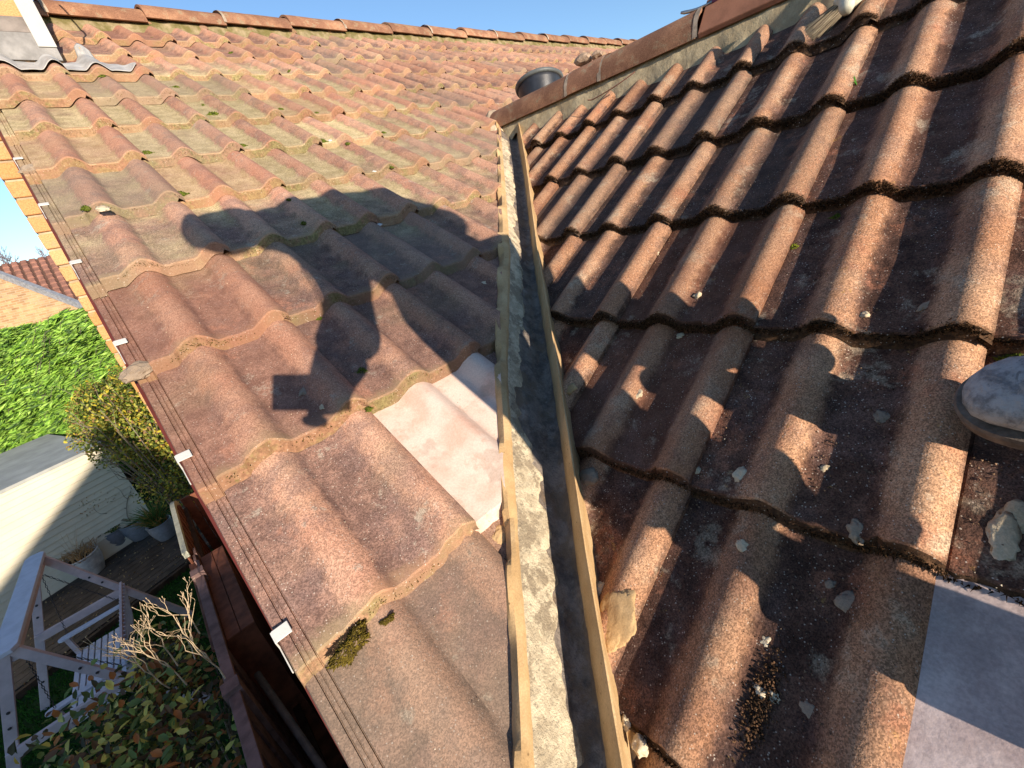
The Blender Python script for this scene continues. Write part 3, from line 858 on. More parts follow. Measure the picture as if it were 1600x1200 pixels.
def moss(px, py, side, r, kind='G', label=None, sx=1.3):
    P = seat(px, py, side)
    o = bpy.data.objects.new('moss_clump', random.choice(MM[kind])); COL.objects.link(o)
    o.matrix_world = Matrix.Translation(P) @ (frame(side) @ Matrix.Rotation(random.uniform(-.4, .4), 3, 'Z')).to_4x4() @ Matrix.Diagonal((r*sx, r, r, 1))
    if not label:
        k = round((P.y-YL0)/(CP*GL)); i = (P.x-XL0)/.3; od = ('first', 'second', 'third', 'fourth', 'fifth', 'sixth', 'seventh', 'eighth', 'ninth', 'tenth', 'eleventh', 'twelfth')
        label = '%s green moss %s, %s tile edge up, %s the %s joint from the verge' % ('plump' if r > .017 else 'small', 'mat' if r > .017 else 'clump', od[max(0, min(11, k))], 'at' if abs(i-round(i)) < .12 else ('left of' if i < round(i) else 'right of'), od[max(0, min(11, round(i)-1))])
        n_ = LAB.get(label, 0); LAB[label] = n_+1
        if n_: label = label.replace('small', 'smallest') if n_ > 1 else label.replace('small green', 'second green')
    tag(o, label, 'moss', 'green moss clumps in the tile joints')
moss(548, 1008, 'L', .017, 'O', 'large dark olive moss clump at the edge of the lowest left tiles')
moss(606, 968, 'L', .006, 'O', 'tiny olive moss tuft just above the large moss clump')
for px, py, r in ((284, 305, .016), (232, 241, .016), (137, 327, .013), (380, 229, .014), (333, 181, .022), (320, 166, .012), (505, 222, .016), (530, 224, .02), (545, 226, .013), (590, 270, .014), (612, 262, .009),
                  (388, 92, .026), (362, 84, .016), (275, 138, .016), (440, 172, .013), (727, 322, .009), (572, 629, .008), (577, 640, .007), (500, 498, .009), (476, 350, .01), (452, 313, .008), (160, 120, .012),
                  (565, 582, .012), (496, 178, .012), (455, 112, .018), (425, 118, .022), (238, 60, .01), (470, 88, .01), (683, 130, .011), (600, 208, .01), (640, 170, .012), (140, 32, .01), (560, 108, .01)):
    moss(px, py, 'L', r)
moss(1452, 302, 'R', .013, 'Y', 'bright yellow-green moss cushion under a tile edge on the right roof')
moss(1238, 388, 'R', .010, 'Y', 'small yellow-green moss tuft under a tile edge near mid right')
moss(1588, 562, 'R', .014, 'G', 'green moss clump above the grey boot')
moss(1306, 341, 'R', .010, 'G', 'green moss tuft with straw on a shaded pan of the right roof')
# sprig of grass
P = seat(1338, 133, 'R'); V = []; F = []
for i in range(7):
    a = random.uniform(-1.2, 1.2); t_ = Vector((math.sin(a), .3, random.uniform(.5, 1.1))).normalized()
    sd = t_.cross(NR).normalized()*.0016; n_ = len(V); L_ = random.uniform(.016, .03)
    V += [P-sd, P+sd, P+t_*L_*.6+sd*.8, P+t_*L_*.6-sd*.8, P+t_*L_+Vector((0, 0, -.004))]; F += [(n_, n_+1, n_+2, n_+3), (n_+3, n_+2, n_+4)]
b = MB(); b.V = V; b.F = F
tag(b.build('weed', simple('fresh_green_weed', (.07, .22, .02), .6, .3)), 'tiny bright green weed sprouting between tiles of the right roof', 'weed')

# dark mossy fringe along the tails of the right roof tiles
rg = np.random.default_rng(3); PT = []; NN = []
for mI in range(-2, 5):
    for y in np.arange(-1.0, 2.0, .0011):
        x = XR0 + GR*CP*mI
        if (x - y) < lerp(ER, (x+y)/2)+.012: continue
        a_ = (YR0 - y) % .3; dens = .75 + .9*noise.noise(Vector((y*9, mI*5, 0))) + (.25 if mI > 1 else 0)
        if y < .9 and mI <= 0: dens *= .45
        for q in range(6):
            if random.random() > dens: continue
            h = prof(a_) - random.random()*.024 + (.0015 if q == 0 else 0)
            P = Vector((x, y+random.uniform(-.001, .001), x*T)) + NR*h
            if random.random() < .22: P += Vector((CP, 0, SP))*random.uniform(0, .012)*max(0, dens)+NR*.001
            PT.append(P); NN.append((-CP, 0, -SP+.5))
V, F = tufts(PT, NN, .0065, .0013, rg, .7)
o = npmesh('tile_edge_moss', V, F, MOSSD, house); o.location = (0, 0, -GZ); o['kind'] = 'stuff'
# thin olive fuzz on the tails of the left roof tiles
PT = []; NN = []
for k in range(-1, 9):
    for x in np.arange(-.02, 2.6, .0016):
        y = YL0 + CP*GL*k
        if x - y > lerp(EL, (x+y)/2) - .03 and y < 1.9: continue
        if x > 1.2 and k < 4: continue
        a_ = (x - XL0) % .3; dens = .15 + .8*noise.noise(Vector((x*7, k*5+3, 0)))
        for q in range(3):
            if random.random() > dens: continue
            PT.append(Vector((x, y, y*T)) + NL*(prof(a_) - random.uniform(.002, .022))); NN.append((0, -CP, -SP+.7))
V, F = tufts(PT, NN, .003, .0009, rg, .8)
o = npmesh('tile_edge_algae', V, F, MOSSO, house); o.location = (0, 0, -GZ); o['kind'] = 'stuff'

# loose grit and soil lying in the pans of the right roof
PT = []; 
GRIT = mossm('roof_grit', (.05, .03, .02), (.34, .22, .14))
for _ in range(26000):
    x = random.uniform(-.05, 1.2); y = random.uniform(-.6, 1.1)
    if (x - y) < lerp(ER, (x+y)/2)+.02: continue
    a_ = (YR0 - y) % .3; hp = (prof(a_)-PAN)/RIB
    d_ = noise.noise(Vector((x*7, y*7, 4)))
    if random.random() > (1-hp)**2*(.45+1.1*d_): continue
    PT.append(Vector((x, y, x*T)) + NR*(surf(Vector((x, y, 0)), 'R')-.0003))
V, F = tufts(PT, [tuple(NR)]*len(PT), .0022, .0016, rg, 1.0)
o = npmesh('roof_grit', V, F, GRIT); tag(o, 'dark grit and soil lying in the pans of the right roof', 'grit', kind='stuff')
PT = []
PALE = mossm('pale_grit', (.40, .30, .2), (.75, .66, .52))
for _ in range(2600):
    s_ = 'R' if random.random() < .7 else 'L'
    if s_ == 'R':
        x = random.uniform(-.05, 1.2); y = random.uniform(-.6, 1.2)
        if (x - y) < lerp(ER, (x+y)/2)+.02: continue
        P = Vector((x, y, x*T)) + NR*surf(Vector((x, y, 0)), 'R')
    else:
        x = random.uniform(0, 1.2); y = random.uniform(.25, 2.0)
        if x - y > lerp(EL, (x+y)/2)-.02: continue
        P = Vector((x, y, y*T)) + NL*surf(Vector((x, y, 0)), 'L')
    PT.append(P-Vector((0, 0, .0003)))
V, F = tufts(PT, [(0, 0, 1)]*len(PT), .0016, .0011, rg, 1.0)
o = npmesh('pale_grit', V, F, PALE); tag(o, 'pale grains of sand and mortar sprinkled over the tiles', 'grit', kind='stuff')

# ---- mortar crumbs --------------------------------------------------------------
def crumb(px, py, side, r, label, flat=.4, m=MORT2, sx=1.3, seed=None):
    P = seat(px, py, side)
    o = blob('mortar_crumb', P, (r*sx, r, r*flat), m, None, seed or random.random()*9, 3, rough=.95, R=frame(side) @ Matrix.Rotation(random.uniform(0, 6), 3, 'Z'), fr=1.6)
    return tag(o, label, 'mortar crumb', 'mortar crumbs lying on the tiles')
crumb(1090, 463, 'R', .0075, 'pale chip of mortar lying beside a rib, right of the valley', .9)
crumb(1026, 396, 'R', .006, 'small round pale mortar lump beside a tile seam', .9)
crumb(996, 617, 'R', .0085, 'pale flat mortar chip on a sunlit rib between the shadows')
crumb(890, 607, 'R', .013, 'large pale mortar pat stuck beside the right valley bank', .22, MORT)
crumb(925, 493, 'R', .005, 'tiny mortar chip in shade beside the valley')
crumb(1062, 525, 'R', .007, 'orange lit chip of clay under a tile edge')
crumb(1158, 742, 'R', .010, 'grey mortar chip in the shaded pan right of centre', .35)
crumb(1090, 735, 'R', .005, 'tiny crumb beside the end of a shaded rib')
crumb(1330, 942, 'R', .0135, 'round flat grey mortar splat in the lower right pan', .18, MORT3)
crumb(1337, 830, 'R', .009, 'irregular flat grey splat above a tile edge, lower right', .15, MORT3, 1.5)
crumb(1298, 913, 'R', .005, 'small grey crumb above the round mortar splat', .5, MORT3)
crumb(1263, 1110, 'R', .009, 'grey flat chip near the bottom of the right roof', .25, MORT3)
crumb(1195, 1005, 'R', .007, 'pale chip on the sunlit rib at the bottom right', .4)
crumb(1160, 853, 'R', .007, 'pale flat chip on a shaded rib at lower right', .2)
crumb(1188, 1083, 'R', .007, 'pale pebble in a heap of debris near the bottom', .9)
crumb(1210, 1087, 'R', .006, 'second pale pebble in the debris near the bottom', .9)
crumb(1288, 732, 'R', .005, 'tiny pale chip on the brown pan below the long shadow')
crumb(1376, 652, 'R', .009, 'grey smear of mortar in the dark pan left of the boot', .15, MORT3)
crumb(1448, 477, 'R', .006, 'whitish bird dropping streak in a dark pan', .12, MORT3, 2.4)
crumb(1351, 493, 'R', .006, 'pale lump at a tile edge with a dark spot beside it', .8)
crumb(877, 528, 'L', .004, 'tiny lump beside the valley')if False else None
crumb(757, 442, 'L', .007, 'pale chip on the shaded tile beside the left valley bank')
crumb(668, 458, 'L', .007, 'two joined chips in the shaded pan of the left roof')
crumb(527, 332, 'L', .008, 'pale flat chip in the shadow of the photographer', .2)
crumb(593, 351, 'L', .008, 'white fleck on a shaded rib of the left roof', .2, WHITEP)
crumb(478, 610, 'L', .009, 'grey flat patch inside the shadow of the phone', .15, MORT3, 1.8)
crumb(505, 635, 'L', .006, 'small pale chip at the lower edge of the phone shadow', .2)
crumb(161, 326, 'L', .013, 'white flaky lichen crust on a tile edge near the verge', .3, MORT2)
crumb(516, 220, 'L', .007, 'white fleck beside moss on the left roof', .5, WHITEP)
crumb(585, 268, 'L', .006, 'white fleck at a tile joint below the white one beside moss', .5, WHITEP)
crumb(702, 502, 'L', .006, 'pale fleck on the sunlit tile above the new pale tile', .3)
crumb(643, 510, 'L', .008, 'pale lichen fleck between the two shadows on the left roof', .12)
crumb(1566, 842, 'R', .012, 'large broken flake of pale mortar right of the long sunlit rib', .14, MORT2, 2.2, 14)
crumb(1583, 812, 'R', .012, 'narrow broken flake of pale mortar at the right edge of the picture', .2, MORT2, 2.4, 6)
crumb(1000, 1165, 'R', .009, 'pale crumbly lump at the bottom beside the valley', .9)
crumb(978, 1128, 'R', .007, 'second crumbly lump at the bottom beside the valley', .9)
# debris heap beside the low rib
PT = []
c0 = seat(1182, 1120, 'R')
for _ in range(900):
    P = c0 + Vector((random.gauss(0, .022), random.gauss(0, .007), 0)); P.z = P.x*T
    PT.append(P + NR*(surf(P, 'R')+random.uniform(0, .004)))
V, F = tufts(PT, [tuple(NR)]*len(PT), .0024, .0018, rg, 1.2)
tag(npmesh('debris', V, F, mossm('brown_debris', (.03, .018, .01), (.16, .09, .05))), 'heap of brown debris against the lowest sunlit rib', 'debris', kind='stuff')
# mortar smears that belong to the valley
def smear(px, py, side, rx, ry, h, m, rot=0, seed=1):
    P = seat(px, py, side)
    return blob('mortar_smear', P, (rx, ry, h), m, house, seed, 4, rough=.40, R=frame(side) @ Matrix.Rotation(rot, 3, 'Z'), fr=2.0)
smear(966, 962, 'R', .028, .040, .006, MORT, .25, 2)
smear(955, 995, 'R', .016, .020, .005, MORT, .25, 12)
smear(935, 925, 'R', .008, .018, .006, MORT2, 0, 8)
smear(920, 745, 'R', .020, .018, .010, MORT3, .3, 3)
smear(985, 1160, 'R', .014, .022, .007, MORT, .2, 7)
smear(782, 838, 'L', .020, .014, .007, MORT, .5, 5)
smear(862, 500, 'R', .012, .018, .006, MORT3, 0, 9)
# wedge stones jammed under the verge tiles
for (px, py, s_, lab) in ((216, 580, 3, 'grey brown stone jammed under a verge tile at mid left'), (50, 266, 5, 'smaller grey stone jammed under a verge tile near the top left')):
    P = onL(px, py, -.04)
    o = blob('stone', P, (.030, .020, .014), MORT3, None, s_, 3, rough=.5, R=BL @ Matrix.Rotation(.3, 3, 'Z')); o.data.shade_flat()
    tag(o, lab, 'stone')
# thin pale wires / straw scribbles
for (pts, m) in (([(560+w_*12, 0) for w_ in ()], None),):
    pass
# bent wire on the upper right roof
def arc(p0, p1, p2, n=10): return [p0.lerp(p1, i/n).lerp(p1.lerp(p2, i/n), i/n) for i in range(n+1)]
wp = [onR(992, 112, .03), onR(960, 138, .03), onR(925, 156, .022), onR(920, 152, .024), onR(918, 156, .03)]
tag(MB().tube(arc(wp[0], wp[1], wp[2])+[wp[2].lerp(wp[4], .6)+Vector((0, .004, 0)), wp[4]], .0022, 6).build('bent_wire', simple('rusty_wire', (.14, .06, .04), .7, .3), None, smooth=True), 'rusty hooked wire hanging from under the side ridge', 'wire')

# ---- bucket, rubble and trowel behind the side ridge ------------------------------
t = empty('bucket', (2.25, 1.95, 1.185)); tag(t, 'black plastic builder\'s bucket standing tilted behind the side ridge', 'bucket')
t.rotation_euler = (math.radians(-12), math.radians(14), 0)
MB().lathe([(.105, 0), (.118, .08), (.132, .17), (.136, .20)], 40).build('body', BLACKP, t, smooth=True)
MB().lathe([(.136, .185), (.145, .187), (.147, .202), (.140, .207), (.128, .203)], 40).build('rim', simple('grey_worn_rim', (.10, .11, .11), .5, .4), t, smooth=True)
for px, py, r, lab in ((912, 93, .045, 'larger lump of orange rubble beside the black bucket'), (933, 86, .028, 'small pointed lump of rubble on top of the side ridge')):
    P = hit(px, py, (1, 0, 0), 1.97)
    o = blob('rubble_lump', P, (r*.8, r, r*.62), STONE, None, px*.01, 2, rough=.55); o.data.shade_flat(); tag(o, lab, 'rubble')
t = empty('trowel', hit(1114, 2, (1, 0, 0), 1.93)); tag(t, 'pointing trowel with curved steel blade lying over the ridge', 'trowel')
o_ = t.location.copy()
tip = hit(1064, 20, (1, 0, 0), 1.93) - o_; md = hit(1085, 19, (1, 0, 0), 1.93) - o_
pts = arc(tip, md, Vector((0, 0, 0)), 8)
b = MB(); b.tube(pts, [.004, .006, .006, .0055, .005, .0048, .0046, .0046, .005], 8); o = b.build('blade', METAL, t, smooth=True)
b = MB(); b.tube([Vector((0, 0, 0)), Vector((-.0, -.04, .012)), Vector((0, -.15, .03))], [.009, .014, .015], 10); b.build('handle', simple('purple_plastic', (.16, .07, .18), .5, .4), t, smooth=True)

# ---- churn brush --------------------------------------------------------------------
P = seat(1318, 8, 'R', .035); t = empty('brush', P); tag(t, 'whitewashed churn brush lying bristles down at the top of the right roof', 'brush')
tipd = (seat(1278, 46, 'R', .012) - P)
d = tipd.normalized(); sd = d.cross(NR).normalized(); nn = sd.cross(d)
BRS = mossm('bristles', (.10, .07, .045), (.62, .52, .36))
V = []; F = []
for i in range(900):
    a = random.uniform(0, 2*PI); r = .024*math.sqrt(random.random())
    p0 = sd*math.cos(a)*r + nn*math.sin(a)*r*.6
    p1 = p0*1.55 + d*random.uniform(.075, .105) + sd*random.gauss(0, .006) + nn*random.gauss(0, .004)
    w2 = sd.lerp(nn, random.random())*.0010; n_ = len(V)
    V += [p0-w2, p0+w2, p1+w2*.4, p1-w2*.4]; F.append((n_, n_+1, n_+2, n_+3))
b = MB(); b.V = V; b.F = F; o = b.build('bristles', BRS, t)
PO = simple('whitewashed_wood', (.58, .56, .44), .7, .3, .15, 30)
Rm = Matrix((sd, nn, -d)).transposed().to_4x4()
b = MB().lathe([(.026, -.012), (.029, -.004), (.029, .030), (.020, .044), (.014, .06)], 28, Rm); b.build('head', PO, t, smooth=True)
b = MB().tube([-d*.05, -d*.16 + nn*.01, -d*.34 + nn*.03], [.013, .015, .012], 12); b.build('handle', PO, t, smooth=True)
# round pale knob beside the brush (end of a second tool)
t = empty('scraper', seat(1323, 12, 'R', .05)); tag(t, 'dirty cream tool handle end resting beside the churn brush', 'tool')
ax = (RR*.18 + UP*.9 + FW*.25).normalized(); s1 = ax.orthogonal().normalized(); s2 = ax.cross(s1)
Rm = Matrix((s1, s2, ax)).transposed().to_4x4()
MB().lathe([(.004, -.014), (.012, -.012), (.0165, 0), (.0175, .02), (.016, .07), (.014, .16)], 24, Rm).build('handle', PO, t, smooth=True)
MB().box(Vector(ax*.19), (.05, .004, .07), Rm.to_3x3()).build('blade', METAL, t, bevel=.001)

# ================================================================== PHOTOGRAPHER (behind the camera; boot and shadow are seen)
U_ = S.cross(Vector((0, 0, 1))).normalized(); W_ = U_.cross(S)
def sv(u, w_, s_): return CAM + U_*u + W_*w_ + S*s_
person = empty('person', (0.6, -.3, .35)); tag(person, 'crouching photographer in dark work clothes on the right roof, only a grey boot in view', 'person')
PM = Matrix.Translation(-Vector((0.6, -.3, .35)))
def skin(name, nodes, edges, m, parent, root=0, sub=2):
    me = bpy.data.meshes.new(name); me.from_pydata([tuple(Vector(p)-Vector((.6, -.3, .35))) for p, r in nodes], edges, []); me.materials.append(m)
    o = mobj(name, me, parent)
    md = o.modifiers.new('skin', 'SKIN'); md.use_smooth_shade = True
    sv_ = me.skin_vertices[0].data
    for i, (p, r) in enumerate(nodes):
        sv_[i].radius = (r, r) if not hasattr(r, '__len__') else r; sv_[i].use_root = (i == root)
    sb = o.modifiers.new('sub', 'SUBSURF'); sb.levels = sub; sb.render_levels = sub
    return o
SKINM = simple('skin', (.50, .28, .20), .5, .4, .08, 20, .1)
JACK = simple('navy_work_jacket', (.02, .025, .05), .9, .1, .3, 18, .4, .004)
TROU = simple('grey_work_trousers', (.06, .06, .065), .9, .1, .3, 18, .4, .004)
pel = sv(.63, .20, -.45); sp1 = sv(.58, .35, -.45); ch = sv(.43, .41, -.42); sh = sv(.29, .43, -.37); nk = sv(.17, .455, -.31); hd = sv(.045, .475, -.24)
sR = sv(.25, .36, -.28); eR = sv(.245, .185, -.26); wR = sv(.165, .045, -.10)
sL = sv(.40, .47, -.56); eL = sv(.58, .30, -.70); wL = sv(.60, .12, -.52)
kL = sv(.455, .03, -.12); aL = sv(.475, -.44, -.13)
kR = sv(.675, .02, -.13); aR = sv(.735, -.285, -.06)
body = skin('body', [(pel, .12), (sp1, .11), (ch, .13), (sh, .11), (nk, .065), (hd, .10), (hd+W_*.05-U_*.01, .085),
    (sR, .06), (eR, .04), (wR, .026), (sL, .06), (eL, .04), (wL, .027),
    (sv(.56, .13, -.30), .085), (kL, .055), (sv(.465, -.2, -.10), .05), (aL, .035),
    (sv(.67, .12, -.30), .085), (kR, .055), (sv(.70, -.14, -.10), .05), (aR, .035)],
    [(0, 1), (1, 2), (2, 3), (3, 4), (4, 5), (5, 6), (3, 7), (7, 8), (8, 9), (3, 10), (10, 11), (11, 12), (0, 13), (13, 14), (14, 15), (15, 16), (0, 17), (17, 18), (18, 19), (19, 20)], SKINM, person)
skin('jacket', [(pel, .20), (sp1, .205), (ch, .195), (sh, .155), (nk, .10), (sR, .11), (sv(.258, .27, -.27), .085), (sv(.232, .155, -.24), .066), (sv(.20, .09, -.18), .066), (wR+W_*.015+U_*.003, .070), (sv(.145, .012, -.085), .066),
    (sL, .10), (eL, .075), (wL+W_*.02, .05), (sv(.405, .265, -.40), .20)],
    [(0, 1), (1, 2), (2, 3), (3, 4), (3, 5), (5, 6), (6, 7), (7, 8), (8, 9), (9, 10), (3, 11), (11, 12), (12, 13), (2, 14)], JACK, person)
skin('trousers', [(pel, .21), (sv(.54, .12, -.32), .20), (sv(.44, .035, -.12), .16), (sv(.463, -.2, -.11), .115), (aL+W_*.0, .105),
    (sv(.66, .10, -.30), .155), (kR+U_*.014, .11), (sv(.697, -.14, -.10), .10), (aR+W_*.03-U_*.010, .09)],
    [(0, 1), (1, 2), (2, 3), (3, 4), (0, 5), (5, 6), (6, 7), (7, 8)], TROU, person)
# hood and beanie round the head
blob('hat', hd + W_*.004 + U_*.004 - S*.01 - Vector((.6, -.3, .35)), (.100, .105, .100), simple('dark_beanie', (.03, .03, .035), .95, .1, .3, 60, .5), person, 1, 3, rough=.04)
blob('hood', hd.lerp(ch, .40) + W_*.005 - Vector((.6, -.3, .35)), (.115, .12, .105), JACK, person, 2, 3, rough=.06)
for i in (0, 1):      # hood cords, whose thin shadows fall on the left roof
    a = sv(.17+.035*i, .29, -.30); b_ = sv(.158+.045*i, .13, -.30); o = MB().tube([a, a.lerp(b_, .5)+U_*.004, b_], .0028, 6)
    o.V = [v-Vector((.6, -.3, .35)) for v in o.V]; o.build('cord', BLACKP, person)
# face: nose, eyes and ears (head looks along the camera direction)
fc = hd + W_*.01 + FW*.092
for dx, dz, r in ((0, -.012, (.012, .016, .016)), (-.03, .012, (.011,)*3), (.03, .012, (.011,)*3)):
    blob('nose' if dx == 0 else 'eye', fc + RR*dx + UP*dz - Vector((.6, -.3, .35)), r if len(r) == 3 else r*3, SKINM if dx == 0 else simple('eye_white', (.7, .68, .64), .3, .5), person, 1, 2, rough=.02)
for dx in (-.082, .082): blob('ear', hd + RR*dx - Vector((.6, -.3, .35)), (.008, .018, .028), SKINM, person, 2, 2, rough=.05)
blob('mouth', fc - UP*.045 - FW*.006 - Vector((.6, -.3, .35)), (.022, .008, .006), simple('lips', (.40, .15, .12), .5, .4), person, 3, 2, rough=.05, R=Matrix((RR, FW, UP)).transposed())
# hand on the phone: palm and five fingers
hc = CAM - FW*.045 + RR*.112 - UP*.012
palm = [(wR, .07), (wR.lerp(hc, .55), (.070, .055)), (hc+UP*.004, (.068, .036))]
skin('hand', palm + [(hc+RR*.012-UP*.035, .032)], [(0, 1), (1, 2), (2, 3)], SKINM, person)
for k in range(4):
    base = hc + UP*(.030-.020*k) - RR*.006
    L_ = (.030, .034, .032, .026)[k]
    skin('finger', [(base, .0092), (base - RR*L_ + FW*.012, .0086), (base - RR*(L_+.016) + FW*.030, .0078), (base - RR*(L_+.014) + FW*.036, .007)], [(0, 1), (1, 2), (2, 3)], SKINM, person, sub=1)
base = hc - UP*.045 + RR*.004
skin('thumb', [(base, .012), (base - RR*.028 - FW*.006, .0105), (base - RR*.052 + FW*.006+UP*.006, .009)], [(0, 1), (1, 2)], SKINM, person, sub=1)
hc2 = wL - W_*.05 + S*.02
skin('hand', [(wL, .026), (hc2, (.03, .018))], [(0, 1)], SKINM, person)
for k in range(5):
    base = hc2 + U_*(.026-.015*k) - W_*.01; L_ = (.045, .05, .052, .047, .036)[k]
    skin('finger', [(base, .0092), (base - W_*L_*.6 + S*.012, .0084), (base - W_*L_ + S*.004, .0074)], [(0, 1), (1, 2)], SKINM, person, sub=1)
# phone
R_ = Matrix((RR, FW, UP)).transposed()
t = empty('phone', CAM - FW*.020 + RR*.07); tag(t, 'black mobile phone held sideways in the photographer\'s hand', 'phone')
MB().box(Vector((0, 0, 0)), (.152, .0085, .073), R_).build('body', BLACKP, t, bevel=.003)
MB().box(-FW*.0046, (.143, .0006, .066), R_).build('screen', simple('dark_glass', (.01, .01, .012), .1, .5), t)
MB().lathe([(.0095, 0), (.0095, .0018)], 20, Matrix.Translation(FW*.0042 - RR*.062 + UP*.022) @ Matrix((RR, UP, FW)).transposed().to_4x4()).build('lens', BLACKP, t)
# boots
def boot(ball, fwd, up, nm):
    fwd = Vector(fwd).normalized(); up = Vector(up).normalized(); sd = fwd.cross(up).normalized(); up = sd.cross(fwd)
    e = empty(nm, (0, 0, 0), person)
    e.matrix_local = Matrix.Translation(Vector(ball) - Vector((.6, -.3, .35))) @ Matrix((sd, fwd, up)).transposed().to_4x4()
    # upper: sections from heel (-.2) to toe (.085)
    V = []; n = 26; secs = []
    for y, hw, h0, h1 in ((-.205, .018, .03, .10), (-.200, .030, .018, .155), (-.18, .038, .016, .185), (-.14, .040, .016, .188), (-.105, .040, .016, .165), (-.07, .042, .016, .120), (-.03, .046, .016, .092), (.01, .049, .016, .076), (.04, .048, .016, .068), (.062, .043, .016, .061), (.078, .033, .018, .052), (.088, .018, .024, .040), (.091, .004, .030, .034)):
        for k in range(n):
            a = 2*PI*k/n; c, s2 = math.cos(a), math.sin(a)
            x = hw*(abs(c)**.8)*(1 if c > 0 else -1); z = (h0+h1)/2 + (h1-h0)/2*(abs(s2)**.75)*(1 if s2 > 0 else -1)
            if z > .09: x *= .9
            cr = .0016*noise.noise(Vector((x*60, y*60, z*60)))+.0022*noise.noise(Vector((x*20, y*25, z*20)))
            V.append(Vector((x+cr, y, z+cr)))
    F = [(i*n+k, i*n+(k+1) % n, i*n+n+(k+1) % n, i*n+n+k) for i in range(12) for k in range(n)] + [tuple(range(n))[::-1], tuple(range(12*n, 13*n))]
    m = NT('scuffed_grey_boot_leather', .55, .4) if 'scuffed_grey_boot_leather' not in bpy.data.materials else None
    if m:
        c = m.mix(m.ramp(m.noise(45, 6, .7), .38, .62), (.17, .175, .185), (.42, .43, .44))
        c = m.mix(m.math('MULTIPLY', m.ramp(m.noise(28, 6, .75, dist=1.5), .52, .66), .8), c, (.46, .40, .35))
        c = m.mix(m.math('MULTIPLY', m.ramp(m.noise(60, 6, .75, dist=.8), .56, .64), .6), c, (.09, .08, .08))
        m.col(c); b1 = m.bump(m.noise(40, 6, .7, dist=1), .6, .006); m.bump(m.noise(320, 3), .25, .001, b1); bmat = m.m
    else: bmat = bpy.data.materials['scuffed_grey_boot_leather']
    b = MB(); b.V = V; b.F = F; b.build('upper', bmat, e, smooth=True)
    # sole: outline extruded, with a welt
    out = [(-.20, .020), (-.195, .034), (-.17, .040), (-.12, .038), (-.07, .039), (-.02, .048), (.02, .053), (.055, .050), (.078, .040), (.092, .022), (.096, 0)]
    ring = [(x, y) for y, x in out] + [(-x, y) for y, x in out[::-1][1:]]
    for _ in range(2):
        ring = [q for i in range(len(ring)) for a_, c_ in [(ring[i], ring[(i+1) % len(ring)])] for q in ((a_[0]*.75+c_[0]*.25, a_[1]*.75+c_[1]*.25), (a_[0]*.25+c_[0]*.75, a_[1]*.25+c_[1]*.75))]
    b = MB(); k = len(ring)
    for z, s2 in ((0, .97), (.010, 1.), (.016, 1.02), (.022, 1.0)):
        b.V += [Vector((x*s2, y*s2, z)) for x, y in ring]
    b.F = [(j*k+i, j*k+(i+1) % k, (j+1)*k+(i+1) % k, (j+1)*k+i) for j in range(3) for i in range(k)] + [tuple(range(k))[::-1], tuple(range(3*k, 4*k))]
    b.build('sole', simple('grey_rubber_sole', (.16, .13, .11), .8, .2, .4, 50, .4) if 'grey_rubber_sole' not in bpy.data.materials else bpy.data.materials['grey_rubber_sole'], e)
bR = Vector((.676, -.070, 0)); bR.z = bR.x*T
boot(bR + NR*.008, (.06, 1, .03), NR, 'boot')
bL = Vector((.43, -.20, 0)); bL.z = bL.x*T
boot(bL + NR*.008, (-.15, 1, -.08), NR, 'boot')

# ================================================================== GARDEN
def grd(V, F, name, m, kind='structure'):
    b = MB(); b.V = [Vector(v) for v in V]; b.F = F; o = b.build(name, m); o['kind'] = kind; return o
grd([(-400, -400, GZ), (400, -400, GZ), (400, 900, GZ), (-400, 900, GZ)], [(0, 1, 2, 3)], 'ground', GRASS)
# decking and dark path in front of the shed
F1 = onZ(160, 694, -1.42); F0 = onZ(0, 769, -1.42); FB = onZ(0, 712, -1.42)
du = (F0-F1).normalized(); F0 = F1 + du*5.0                     # front wall runs on out of the picture
dn = Vector((-du.y, du.x, 0)); 
if dn.y < 0: dn = -dn
DECK = simple('dark_decking', (.065, .050, .038), .75, .25, .35, 6, .4)
deck = empty('decking', (F1.x, F1.y, GZ)); tag(deck, 'dark wooden decking strip between the cream shed and the lawn', 'decking')
o_ = deck.location.copy()
b0 = None
for i in range(13):
    off = -dn*(.07 + i*.145)
    a = F1 + off - du*1.2; c = F1 + off + du*5
    b = MB().bar(Vector((a.x, a.y, GZ+.05))-o_, Vector((c.x, c.y, GZ+.05))-o_, .135, .05, (0, 0, 1))
    b.build('board', DECK, deck)
MB().bar(Vector((F1-dn*1.98).to_tuple()[:2]+(GZ+.03,))-o_, Vector((F1-dn*1.98+du*5).to_tuple()[:2]+(GZ+.03,))-o_, .06, .12, (0, 0, 1)).build('edge_board', WOODD, deck)
# lawn blades
n_ = 42000; gx = rng.uniform(-4.5, -.3, n_); gy = rng.uniform(2.2, 9.5, n_)
V, F = tufts(np.stack([gx, gy, np.full(n_, GZ)], 1), [(0, 0, 1)]*n_, .055, .008, rng, .45)
gm = mossm('lawn_green', (.015, .05, .008), (.05, .14, .02))
o = npmesh('grass', V, F, gm); tag(o, 'short green lawn grass in the shade under the swing seat', 'grass', kind='stuff')
